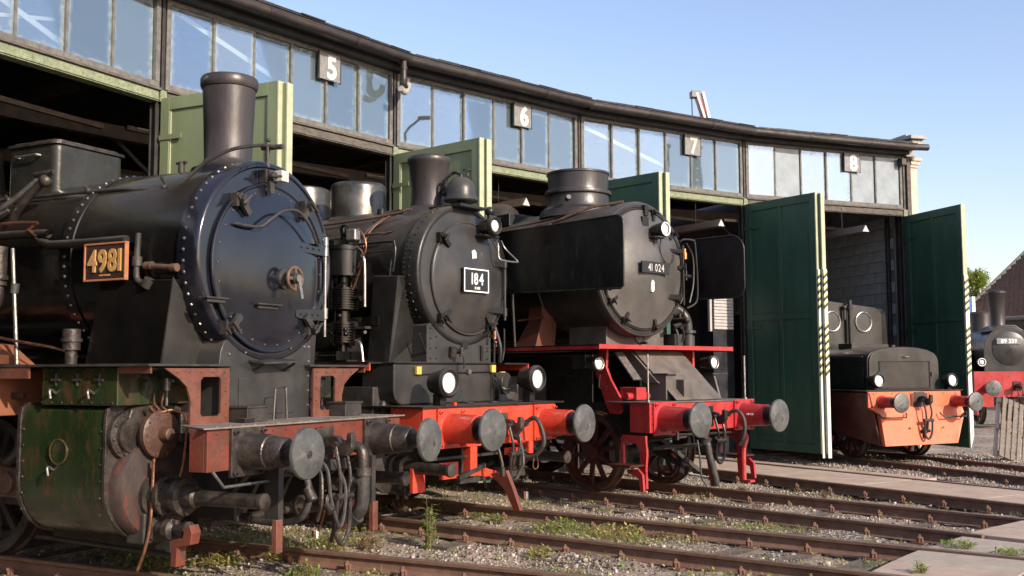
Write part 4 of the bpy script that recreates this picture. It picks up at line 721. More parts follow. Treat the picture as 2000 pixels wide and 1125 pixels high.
# =================================================================== LOCO 3 : 41 024
def loco3():
    p=pol(track_ang(2),18.328); T=thing('steam_locomotive','large grey black steam locomotive number 41 024 with smoke deflectors and red frame','locomotive',p,heading(2))
    AZ=3.14; r0=.97
    P('smokebox',MB().lathe((0,0,AZ),(1,0,0),[(-2.9,r0),(-1.72,r0)],72,cap=False),'black_satin_front',T)
    P('boiler',MB().lathe((0,0,AZ),(1,0,0),[(-14,r0+.03),(-2.9,r0+.03),(-2.89,r0)],72,cap=False),'black_satin',T)
    P('front_ring',MB().lathe((0,0,AZ),(1,0,0),[(-1.86,r0),(-1.85,r0+.02),(-1.72,r0+.02),(-1.69,r0),(-1.68,r0-.06),(-1.70,r0-.07)],80,cap=False),'black_satin_front',T)
    P('front_plate',MB().lathe((0,0,AZ),(1,0,0),[(-1.705,r0-.05),(-1.70,.0001)],64,cap=False),'black_satin_front',T)
    D=P('smokebox_door',MB().lathe((0,0,AZ),(1,0,0),[(-1.70,.87),(-1.68,.87),(-1.665,.86),(-1.655,.80),(-1.62,.68),(-1.56,.5),(-1.51,.32),(-1.48,.15),(-1.475,.0001)],80,cap=False),'smokebox_grey',T)
    P('door_rim',MB().torus((-1.675,0,AZ),(1,0,0),.885,.012,80,6).torus((-1.69,0,AZ),(1,0,0),.93,.01,80,6),'black_satin',D)
    for a in (215,240,285,330,5,40,75): clampdog(T,(-1.68,.87*math.cos(R(a)),AZ+.87*math.sin(R(a))),R(a+180),'black_satin',.95)
    P('grab_handle',MB().tube([(-1.62,-.78,2.80),(-1.56,-.80,2.80),(-1.56,-.78,3.0),(-1.62,-.76,3.0)],.02,8),'black_satin',D)
    P('hinge_strap',MB().box(-1.66,-1.6,.45,.85,2.72,2.80).box(-1.66,-1.6,.5,.85,3.42,3.48),'black_satin',D,bev=.008)
    P('hinge_rod',MB().cyl((-1.62,.86,2.65),(-1.62,.86,3.55),.02,n=10),'black_satin',D)
    nb=P('number_plate',MB().box(-1.46,-1.43,-.30,.30,3.06,3.225),'plate_black',T,bev=.003); P('plate_standoff',MB().box(-1.60,-1.46,-.22,-.18,3.1,3.2).box(-1.60,-1.46,.18,.22,3.1,3.2),'black_satin',nb)
    text('41 024',(-1.43,.0,3.142),(0,1,0),(0,0,1),.105,.005,'pale_lettering',nb,bold=.006,gap=.16,wscale=.8)
    P('white_mark',MB().prism([(-.045,2.80),(.0,2.80),(.015,2.83),(.015,2.95),(-.03,2.97),(-.045,2.93)],'yz',-1.54,-1.478),'white_paint',D,label='small white mark below the number plate')
    hl=headlamp(T,(-1.33,.10,3.70),.105,.19,lens_r=.75,rim='white_paint')
    P('lamp_bracket',MB().box(-1.68,-1.42,-.02,.2,3.575,3.595).prism([(-.08,3.5),(.0,3.42),(.06,3.62),(.06,3.9),(-.08,3.9)],'yz',-1.64,-1.60),'black_satin',T,bev=.005)
    P('hook_bracket',MB().box(-1.69,-1.62,.0,.08,3.92,4.08).cyl((-1.66,-.04,3.86),(-1.66,.12,3.86),.02,n=8),'black_satin',T,bev=.006)
    P('lamp_cable',MB().tube([(-1.5,.05,3.6),(-1.52,.08,3.45),(-1.5,.16,3.3),(-1.5,.3,3.22),(-1.54,.45,3.2)],.009,6,5).tube([(-1.48,.18,3.58),(-1.5,.18,3.45),(-1.5,.22,3.32),(-1.5,.36,3.22),(-1.54,.52,3.28),(-1.58,.6,3.4)],.009,6,5),'steel_black',T)
    P('brass_valve',MB().cyl((-1.72,1.03,3.36),(-1.72,1.03,3.46),.035,n=12).cyl((-1.72,1.03,3.46),(-1.72,1.03,3.52),.02,n=10),'copper_lamp',T)
    P('hand_rail',MB().tube([(-1.75,.95,3.62),(-1.7,1.0,3.66),(-1.7,1.22,3.66),(-1.7,1.26,3.6),(-1.7,1.3,3.2),(-1.7,1.3,2.8),(-1.72,1.24,2.68),(-1.75,1.1,2.62)],.014,8,3).tube([(-1.7,1.05,3.6),(-1.7,1.2,3.4),(-1.7,1.2,3.0),(-1.7,1.1,2.7)],.014,8,4),'graphite',T)
    P('side_valve',MB().cyl((-1.72,.95,3.1),(-1.72,1.15,3.1),.03,n=8).cyl((-1.72,1.05,3.04),(-1.72,1.05,3.18),.02,n=8).cyl((-1.7,.7,2.32),(-1.7,.9,2.36),.035,n=8).tube([(-1.7,.9,2.36),(-1.7,.95,2.2),(-1.72,.92,2.1)],.02,8,4).cyl((-1.7,.7,2.50),(-1.7,.86,2.56),.035,n=8),'black_satin',T)
    P('air_valve',MB().cyl((-1.85,.92,2.42),(-1.65,.92,2.42),.05,n=12).cyl((-1.75,.92,2.3),(-1.75,.92,2.55),.025,n=8).sphere((-1.62,.92,2.42),.05,10,8),'black_satin',T)
    P('sand_pipe',MB().tube([(-1.8,.80,2.35),(-1.74,.84,2.25),(-1.74,.86,2.05)],.02,8,4).tube([(-1.75,1.02,2.6),(-1.72,1.0,2.45),(-1.7,.95,2.35),(-1.7,.88,2.3)],.012,6,4),'graphite',T)
    P('base_ring',MB().torus((-1.75,0,2.16),(1,0,0),.10,.02,16,6).cyl((-1.72,0,2.07),(-1.62,0,2.07),.02,n=8),'black_satin',T)
    # saddle
    P('smokebox_saddle',MB().box(-2.7,-1.95,-.5,.78,2.0,2.5),'frame_dusty',T,bev=.01)
    P('steam_pipe',MB().tube([(-1.9,1.0,2.62),(-1.85,1.1,2.55),(-1.8,1.16,2.4),(-1.8,1.18,2.02)],.075,14,5).cyl((-1.8,1.18,2.24),(-1.8,1.18,2.28),.12,n=16).cyl((-1.8,1.18,2.02),(-1.8,1.18,2.2),.10,n=16),'graphite',T)
    P('grey_box',MB().box(-2.1,-1.8,.84,1.06,2.03,2.22),'graphite',T,bev=.008)
    # chimney
    P('chimney',MB().lathe((-2.97,0,0),(0,0,1),[(4.0,.62),(4.12,.58),(4.17,.50),(4.24,.475),(4.36,.475),(4.37,.515),(4.40,.52),(4.43,.51),(4.44,.465),(4.47,.46),(4.68,.475),(4.69,.49),(4.72,.49),(4.73,.45),(4.6,.42),(4.1,.4)],52,cap=False),'chimney_grey',T)
    P('chimney_cap',MB().cyl((-2.97,0,4.60),(-2.97,0,4.62),.44,n=40),'steel_black',T)
    P('cock',MB().cyl((-2.72,-.50,4.24),(-2.62,-.56,4.26),.035,n=10),'graphite',T)
    P('top_pipe',MB().tube([(-4.3,-.75,3.80),(-3.0,-.66,3.88),(-2.6,-.55,3.98),(-2.3,-.4,4.08),(-1.9,-.15,4.14)],.022,8,5).tube([(-4.3,-.65,3.88),(-3.1,-.60,3.95),(-2.7,-.52,4.02),(-2.45,-.4,4.08)],.018,8,5).tube([(-6,-.80,3.78),(-3.2,-.80,3.78),(-2.7,-.72,3.84)],.012,8,3),'pipe_brown',T)
    P('feedwater_tank',MB().box(-4.6,-3.9,-.6,.2,3.95,4.16).box(-4.5,-4.1,-.61,-.55,3.98,4.12),'graphite',T,bev=.02)
    P('dome',MB().lathe((-4.9,0,0),(0,0,1),[(4.0,.5),(4.2,.42),(4.35,.38),(4.45,.25),(4.47,.001)],32,cap=False),'black_satin',T)
    # smoke deflectors
    for s in (-1,1):
        x0=-3.25 if s<0 else -3.2; x1=-.82 if s<0 else -.95
        rc=.12 if s<0 else .24
        bot=[(x1-.02,2.74),(x1+.03,2.78)] if s<0 else arc(x1+.03-.16,2.76+.16,.16,270,360,5)
        pts=[(x0,2.80)]+bot+arc(x1+.03-rc,3.70-rc,rc,0,90,7)+[(x0,3.70)]
        o=P('smoke_deflector',MB().prism(pts,'xz',s*1.42-.004,s*1.42+.004),'deflector_black',T)
        ed=[(x0,s*1.42,2.80)]+[(a,s*1.42,b) for a,b in pts[1:]]
        P('edge_bead',MB().tube(ed,.014,8),'deflector_black',o)
        P('stay',MB().beam((x0+.4,s*1.41,3.3),(x0+.5,s*.95,3.45),.03),'steel_black',o); P('stay',MB().beam((x0+.3,s*1.41,2.82),(x0+.3,s*1.36,2.02),.03),'steel_black',o)
        a,b=sorted((s*.72,s*1.47))
        P('running_board',MB().box(-9,-1.2,a,b,2.0,2.02),'black_satin',T)
        P('valance',MB().box(-9,-1.19,s*1.46-.01,s*1.46+.01,1.955,2.0),'deep_red',T)
        P('main_frame',MB().box(-11,-.66,s*.52-.02,s*.52+.02,.75,1.22),'steel_black',T); P('upper_frame',MB().box(-11,-2.2,s*.52-.015,s*.52+.015,1.222,1.9),'steel_black',T)
        # headlamp brackets & curved red brackets
    P('front_valance',MB().box(-1.20,-1.185,-1.47,1.47,1.962,2.022),'deep_red',T,bev=.003)
    P('front_platform',MB().box(-1.9,-1.2,-.72,.72,2.0,2.02),'deep_red',T)
    P('curved_bracket',MB().prism([(-1.74,1.70),(-1.62,1.985),(-1.48,1.985),(-1.50,1.72),(-1.42,1.55),(-1.24,1.30),(-1.22,1.14),(-1.28,1.09),(-1.44,1.10),(-1.52,1.22),(-1.64,1.52)],'xz',-1.0,-.96),'deep_red',T,bev=.006)
    P('curved_bracket',MB().prism([(-1.60,1.52),(-1.62,1.96),(-1.42,1.96),(-1.42,1.72),(-1.34,1.55),(-1.50,1.45)],'xz',.80,.84),'signal_red',T,bev=.006)
    headlamp(T,(-1.52,-1.12,1.77),.10,.22,body='graphite',lens_r=.85,rim='bare_steel'); headlamp(T,(-1.20,1.02,1.785),.10,.2,body='black_satin',lens_r=.8,rim='bare_steel')
    P('lamp_bracket',MB().box(-1.95,-1.7,-1.2,-1.05,1.70,1.9),'graphite',T,bev=.01)
    P('lamp_shelf',MB().box(-1.4,-1.05,.78,1.15,1.615,1.635),'graphite',T)
    P('support_plate',MB().prism([(-1.35,1.61),(-1.10,1.61),(-1.0,1.28),(-1.2,1.28)],'xz',.86,.90),'frame_dusty',T)
    P('cable_hook',MB().tube([(-1.5,-1.12,1.62),(-1.52,-1.12,1.45),(-1.42,-1.12,1.42),(-1.38,-1.12,1.46)],.008,6,4),'steel_black',T)
    # inclined front plates between frame and platform
    def quad(a,b,c,d,t,name,m):
        a,b,c,d=map(Vector,(a,b,c,d)); n=(b-a).cross(d-a).normalized()*t
        P(name,MB().raw([a,b,c,d,a+n,b+n,c+n,d+n],[(0,1,2,3),(7,6,5,4),(0,4,5,1),(1,5,6,2),(2,6,7,3),(3,7,4,0)]),m,T)
    quad((-.70,-.5,1.27),(-.70,.5,1.27),(-1.45,.5,1.95),(-1.45,-.5,1.95),.012,'inclined_plate','frame_dusty')
    P('box_step',MB().box(-1.15,-.85,-.52,-.30,1.27,1.62).box(-1.15,-.72,-.3,.08,1.27,1.55),'frame_dusty',T,bev=.01)
    P('box_lid',MB().box(-1.2,-.80,-.54,-.2,1.62,1.635),'frame_dusty',T)
    P('side_cheek',MB().prism([(-1.75,1.95),(-1.45,1.95),(-.72,1.27),(-1.1,1.27)],'xz',.52,.56).prism([(-1.75,1.95),(-1.45,1.95),(-.95,1.5),(-1.2,1.5)],'xz',-.56,-.52),'frame_dusty',T,bev=.004)
    P('tread_strip',MB().beam((-1.45,-.80,1.92),(-1.12,-.80,1.55),.16,.02,up=(1,0,1)),'old_grey_wood',T)
    P('brake_crosshead',MB().box(-1.3,-1.0,-.95,-.75,1.28,1.45).cyl((-1.1,-1.05,1.33),(-1.1,-.6,1.33),.05,n=12),'deep_red',T,bev=.01)
    P('front_deck',MB().box(-1.35,-.6,-1.17,1.14,1.245,1.265),'frame_dusty',T,bev=.003)
    P('buffer_beam',MB().box(-.66,-.62,-1.15,1.10,.87,1.245).box(-.95,-.662,-1.15,-1.13,.87,1.245).box(-.66,-.60,-1.165,-1.13,.87,1.245),'deep_red',T,bev=.004,label='deep red buffer beam')
    P('rivets',MB().rivet_line((-.618,-1.1,.92),(-.618,-1.1,1.2),5,(1,0,0),.013).rivet_line((-.618,1.05,.92),(-.618,1.05,1.2),5,(1,0,0),.013),'deep_red',T,kind='stuff')
    for s in (-1,1):
        o=buffer(T,s*.875,1.05,.225,.165,.15,sleeve='deep_red',plate='deep_red'); P('inner_sleeve',MB().lathe((0,s*.875,1.05),(1,0,0),[(-.32,.125),(-.10,.12),(-.08,.10),(-.03,.10)],24),'black_satin',o)
    P('small_lettering',MB().box(-.44,-.40,.708,.722,1.05,1.075).box(-.385,-.33,.708,.722,1.05,1.075),'white_paint',T)
    hook_and_chain(T,1.05,drop=.62,m='black_satin',dy=.05)
    hose(T,[(-.6,.42,1.05),(-.42,.46,1.12),(-.33,.5,1.0),(-.33,.5,.8),(-.42,.5,.66)],.026)
    P('air_hose',MB().tube([(-.5,-.22,.80),(-.42,-.22,.72),(-.40,-.2,.55),(-.38,-.16,.40),(-.36,-.12,.22),(-.38,-.1,.16)],.05,10,5).cyl((-.45,-.22,.70),(-.42,-.22,.78),.07,n=10),'rubber',T)
    P('air_hose',MB().tube([(-.5,-.32,.75),(-.45,-.33,.5),(-.44,-.32,.28),(-.40,-.26,.14)],.014,8,4),'rubber',T)
    for y in (-1.12,1.0): P('marker_rod',MB().cyl((-.66,y,1.25),(-.66,y,1.88),.013,n=8).cyl((-.66,y,1.25),(-.66,y,1.29),.03,n=8),'bare_steel',T)
    for s,y in ((-1,-1.12),(1,.98)):
        st=MB().prism([(-1.10,.83),(-.70,.83),(-.68,.60),(-.70,.40),(-.69,.15),(-.77,.15),(-.79,.38),(-.80,.62),(-.86,.72),(-1.10,.74)],'xz',y-.02,y+.02)
        P('step_bracket',st,'deep_red',T,bev=.004)
        P('step_bracket',MB().prism([(-.88,.40),(-.70,.42),(-.62,.35),(-.60,.14),(-.66,.14),(-.69,.3),(-.88,.36)],'xz',y+s*.16-.02,y+s*.16+.02),'deep_red',T,bev=.004)
        a,b=sorted((y-.02,y+s*.30)); P('step_tread',MB().box(-1.12,-.72,a,b,.44,.465),'wheel_red',T,bev=.003)
        P('step_bracket',MB().box(-1.12,-1.08,y-.02,y+.02,.44,.80),'deep_red',T)
    P('guard_iron',MB().prism([(-.66,.86),(-.58,.60),(-.50,.12),(-.44,.12),(-.50,.62),(-.58,.88)],'xz',-.05,.0),'deep_red',T,bev=.004)
    P('guard_iron',MB().tube([(-.62,.86,.85),(-.55,.86,.72),(-.56,.80,.55),(-.56,.80,.15)],.035,8,4).box(-.60,-.42,.74,.86,.12,.15),'deep_red',T)
    P('brake_pipe',MB().cyl((-.72,-1.0,.82),(-.66,.9,.80),.018,n=8).cyl((-.9,-1.1,.74),(-.7,-.3,.78),.018,n=8),'black_satin',T)
    # bogie, wheels
    spoked_wheel(T,-1.98,-.75,.54,.54,10,rim='wheel_red',tyre='rubber_tyre'); spoked_wheel(T,-1.98,.75,.54,.54,10,rim='wheel_red',tyre='rubber_tyre')
    P('axle',MB().cyl((-2.0,-.7,.5),(-2.0,.7,.5),.09,n=16),'steel_black',T)
    for x in (-4.6,-6.6): 
        for s in (-1,1): spoked_wheel(T,x,s*.75,.8,.8,14,rim='wheel_red')
    for s in (-1,1): P('cylinder',MB().lathe((0,s*1.08,.85),(1,0,0),[(-3.9,.40),(-2.95,.40),(-2.93,.42),(-2.88,.42),(-2.86,.25),(-2.7,.12)],36).box(-3.9,-2.95,s*1.08-.35,s*1.08+.35,1.0,1.6),'steel_black',T,bev=.01)
    br=MB().beam((-1.2,-.2,.72),(-.95,.30,.28),.05).beam((-1.2,.35,.72),(-.95,-.1,.26),.05).cyl((-1.1,-.55,.62),(-1.1,.55,.62),.03,n=8).beam((-1.6,.1,.55),(-.95,.1,.3),.06,.08)
    P('brake_rigging',br,'steel_black',T); P('brake_rigging',MB().torus((-1.35,.1,.36),(0,1,0),.16,.03,24,8),'wheel_red',T)
    P('axle_box',MB().box(-2.2,-1.8,-.62,-.5,.35,.7).cyl((-1.45,-.45,.42),(-1.45,-.3,.42),.07,n=12),'steel_black',T,bev=.01)
    P('brown_support',MB().raw([(-3.35,-1.0,2.02),(-2.9,-1.0,2.02),(-2.85,-.9,2.45),(-2.98,-.8,2.86),(-3.2,-.8,2.86),(-3.15,-.9,2.4),(-3.35,-.6,2.02),(-2.9,-.6,2.02),(-2.85,-.6,2.45),(-2.98,-.6,2.86),(-3.2,-.6,2.86),(-3.15,-.6,2.4)],[(0,1,2,5),(5,2,3,4),(1,7,8,2),(2,8,9,3),(3,9,10,4),(0,6,7,1)]).beam((-3.25,-1.02,2.42),(-2.75,-.95,2.45),.025),'oxide_brown',T,label='rusty brown steam pipe support')
    P('cab',MB().box(-17,-14.01,-1.45,1.45,1.4,4.2),'black_satin',T,bev=.03)
    return T
# =================================================================== small diesel
def diesel():
    p=pol(track_ang(4),20.302); T=thing('diesel_shunter','small black shunting locomotive with orange front plate in the doorway of bay 8','shunter',p,heading(4))
    y0,y1=-1.02,.92
    hw=.87
    def hood(hw,z0,zs,zt,n=10): return [(-hw,z0),(hw,z0),(hw,zs)]+[(hw*math.cos(t)*(1-.0),zs+(zt-zs)*math.sin(t)) for t in [PI*i/n for i in range(1,n)]]+[(-hw,zs)]
    def sq(hw,z0,zt):
        half=[(hw,z0),(hw,zt-.30),(hw*.985,zt-.22),(hw*.95,zt-.16),(hw*.88,zt-.11),(hw*.70,zt-.055),(hw*.45,zt-.02),(hw*.2,zt-.004)]
        return half+[(0,zt)]+[(-a,b) for a,b in half[::-1]]
    P('hood',MB().prism([(y-.07,z) for y,z in sq(.86,1.30,2.11)],'yz',-3.0,-.82),'black_satin',T,bev=.02)
    P('radiator_front',MB().prism([(y*.97-.07,z) for y,z in sq(.86,1.30,2.09)],'yz',-.82,-.79),'graphite',T,bev=.01)
    P('grille_frame',MB().box(-.79,-.775,-.68,.54,1.32,1.34).box(-.79,-.775,-.68,-.66,1.34,1.84).box(-.79,-.775,.52,.54,1.34,1.84).box(-.79,-.775,-.66,.52,1.82,1.84),'black_satin',T)
    for k in range(11): P('louvre',MB().box(-.79,-.778,-.65,.51,1.36+k*.042,1.376+k*.042),'graphite',T)
    P('hood_rib',MB().prism([(y*1.01-.07,z+.004) for y,z in sq(.86,1.30,2.115)],'yz',-1.75,-1.72),'black_satin',T)
    P('side_panel',MB().box(-2.9,-.9,-.955,-.94,1.33,1.72),'black_satin',T,bev=.004)
    P('cab_front',MB().prism([(-.98,2.05),(.90,2.05),(.90,2.80),(.85,2.92),(.72,2.97),(-.60,3.09),(-.90,3.06),(-1.0,2.95)],'yz',-2.55,-2.45),'graphite',T,bev=.02)
    P('cab_body',MB().prism([(-1.2,1.0),(1.2,1.0),(1.1,2.85),(1.0,2.95),(-1.0,3.0),(-1.1,2.9)],'yz',-4.9,-2.552),'black_satin',T,bev=.02)
    for y,z in ((.08,2.73),(.86,2.66)):
        pass
    for y in (-.44,.36):
        w_=P('porthole',MB().torus((-2.44,y+.05,2.66),(1,0,0),.20,.02,32,8),'bare_steel',T); P('pane',MB().lathe((-2.442,y+.05,2.66),(1,0,0),[(0,.19),(.003,.0001)],28,cap=False),'window_dark',w_)
    P('exhaust_stack',MB().cyl((-2.36,.0,2.1),(-2.36,.0,3.10),.045,n=14).cyl((-2.36,.0,2.9),(-2.36,.0,2.98),.06,n=14),'steel_black',T)
    P('filter_box',MB().box(-2.2,-1.8,-.45,.15,2.09,2.20).box(-2.42,-2.22,.0,.85,2.0,2.2),'graphite',T,bev=.01)
    P('warning_bell',MB().cyl((-2.38,-.12,2.7),(-2.38,-.12,2.9),.03,n=10).sphere((-2.38,-.12,2.95),.05,10,8),'steel_black',T)
    P('buffer_beam',MB().box(-.56,-.52,-1.18,1.02,.98,1.27),'orange_paint',T,bev=.005)
    P('front_plate',MB().raw([(-.50,-1.18,.985),(-.50,1.02,.985),(-.42,1.0,.86),(-.40,.80,.30),(-.40,-.92,.28),(-.42,-1.0,.86)]+[(-.56,-1.18,.985),(-.56,1.02,.985),(-.52,1.0,.86),(-.50,.80,.30),(-.50,-.92,.28),(-.52,-1.0,.86)],[(0,1,2,3,4,5),(11,10,9,8,7,6),(0,6,7,1),(1,7,8,2),(2,8,9,3),(3,9,10,4),(4,10,11,5),(5,11,6,0)]),'orange_paint',T,bev=.005)
    P('side_frame',MB().raw([(-.52,-1.18,1.25),(-1.6,-1.18,1.25),(-1.6,-1.1,.5),(-.50,-.95,.28),(-.52,-1.14,1.25),(-1.6,-1.14,1.25),(-1.6,-1.06,.5),(-.50,-.91,.28)],[(0,1,2,3),(7,6,5,4),(0,4,5,1),(1,5,6,2),(2,6,7,3),(3,7,4,0)]),'wheel_red',T)
    P('footplate',MB().box(-5.0,-.53,-1.22,1.1,1.275,1.30),'black_satin',T,bev=.004)
    P('frame',MB().box(-5,-.9,-1.0,1.0,.55,1.27),'steel_black',T)
    for s in (-1,1):
        o=buffer(T,s*.875,1.08,.18,.11,.10,xb=-.52,sleeve='deep_red',square=False)
        P('step_rail',MB().tube([(-.40,s*.72-.35,.88),(-.34,s*.72-.30,.80),(-.34,s*.72+.25,.80),(-.40,s*.72+.30,.88)],.014,8),'steel_black',T)
        headlamp(T,(-.56,s*.88-.01,1.47),.13,.16,lens_r=.82)
        P('lamp_post',MB().box(-.75,-.65,s*.88-.04,s*.88+.04,1.30,1.40),'black_satin',T)
        for x in (-1.5,-3.9): spoked_wheel(T,x,s*.75,.42,.42,9,rim='wheel_red')
    hook_and_chain(T,1.12,xb=-.52,drop=.72,m='steel_black',dy=.0)
    for y in (-1.05,-.62,-.2,.25,.6,.9): P('bolt',MB().lathe((-.52,y,1.235),(1,0,0),[(0,.018),(.012,.018),(.013,.001)],6),'orange_paint',T)
    P('coupling_pocket',MB().box(-.52,-.50,-.20,.20,1.0,1.24),'rust_red',T,bev=.006)
    P('hood_handle',MB().tube([(-.775,-.1,1.92),(-.74,-.1,1.92),(-.74,.0,1.92),(-.775,.0,1.92)],.010,6),'bare_steel',T); P('hood_latch',MB().box(-.78,-.76,-.72,-.68,1.55,1.63).box(-.78,-.76,.56,.60,1.55,1.63),'steel_black',T)
    P('filler_cap',MB().cyl((-1.1,-.07,2.09),(-1.1,-.07,2.15),.06,n=16),'steel_black',T); P('hand_rail',MB().cyl((-2.4,-.97,1.95),(-.9,-.97,1.92),.012,n=8),'steel_black',T)
    P('rivets',MB().rivet((-.395,-.35,.60),(1,0,0),.02).rivet((-.395,.45,.60),(1,0,0),.02),'rust_red',T,kind='stuff')
    return T
# =================================================================== far small tank engine
def farloco():
    T=thing('tank_locomotive','small grey tank locomotive with tall flared chimney, far right behind the pallet','locomotive',(15.2,31,0),R(-94))
    AZ=2.34
    P('smokebox',MB().lathe((0,0,AZ),(1,0,0),[(-4.5,.66),(-1.1,.66),(-1.08,.64),(-1.07,.0001)],40,cap=False),'black_satin_front',T)
    P('front_plate',MB().prism([(-.72,1.62),(.72,1.62),(.72,2.1)]+[(.71*math.cos(R(a)),AZ+.66*math.sin(R(a))) for a in range(0,181,15)]+[(-.72,2.1)],'yz',-1.12,-1.08),'graphite',T,bev=.01)
    P('smokebox_door',MB().lathe((0,.05,AZ-.02),(1,0,0),[(-1.08,.52),(-1.06,.52),(-1.05,.48),(-1.0,.26),(-.985,.0001)],36,cap=False),'graphite',T)
    P('chimney_saddle',MB().prism([(-.55,2.85),(.55,2.85),(.25,3.05),(-.25,3.05)],'yz',-2.1,-1.1),'graphite',T,bev=.02)
    P('chimney',MB().lathe((-1.8,0,0),(0,0,1),[(2.8,.30),(2.95,.22),(3.4,.22),(4.05,.26),(4.08,.285),(4.14,.285),(4.15,.25),(4.05,.22)],32,cap=False),'chimney_grey',T)
    P('dome',MB().lathe((-3.2,0,0),(0,0,1),[(2.8,.38),(2.9,.34),(3.5,.34),(3.57,.28),(3.58,.001)],32,cap=False),'chimney_grey',T)
    n=P('number_plate',MB().box(-.985,-.97,-.36,.36,2.46,2.64),'plate_grey',T); text('89 339',(-.97,0,2.55),(0,1,0),(0,0,1),.12,.004,'white_paint',n,bold=.03,gap=.12,wscale=.95)
    P('locking_handle',MB().beam((-.98,-.05,2.15),(-.98,.1,2.35),.02),'plate_black',T)
    headlamp(T,(-.9,-.86,1.90),.13,.14,lens_r=.6,rim='white_paint')
    P('buffer_beam',MB().box(-.56,-.50,-1.25,1.25,.85,1.62),'deep_red',T,bev=.005); P('step_bracket',MB().box(-.56,-.50,-1.25,-.7,.55,.85).box(-.9,-.5,-1.2,-1.15,.3,.6),'deep_red',T)
    for s in (-1,1): buffer(T,s*.875,1.12,.24,.12,.10,xb=-.5,sleeve='deep_red',square=False)
    hook_and_chain(T,1.18,xb=-.5,m='wheel_red')
    for s in (-1,1): P('side_tank',MB().box(-4.5,-2.2,s*.95-.25,s*.95+.25,1.4,2.3),'black_satin',T,bev=.02)
    for s in (-1,1):
        for x in (-1.6,-3.2): spoked_wheel(T,x,s*.75,.45,.45,9)
    P('frame',MB().box(-4.5,-.6,-.6,.6,.6,1.4),'steel_black',T); P('cab',MB().box(-6.2,-4.51,-1.3,1.3,1.0,3.3),'black_satin',T,bev=.02)
    return T
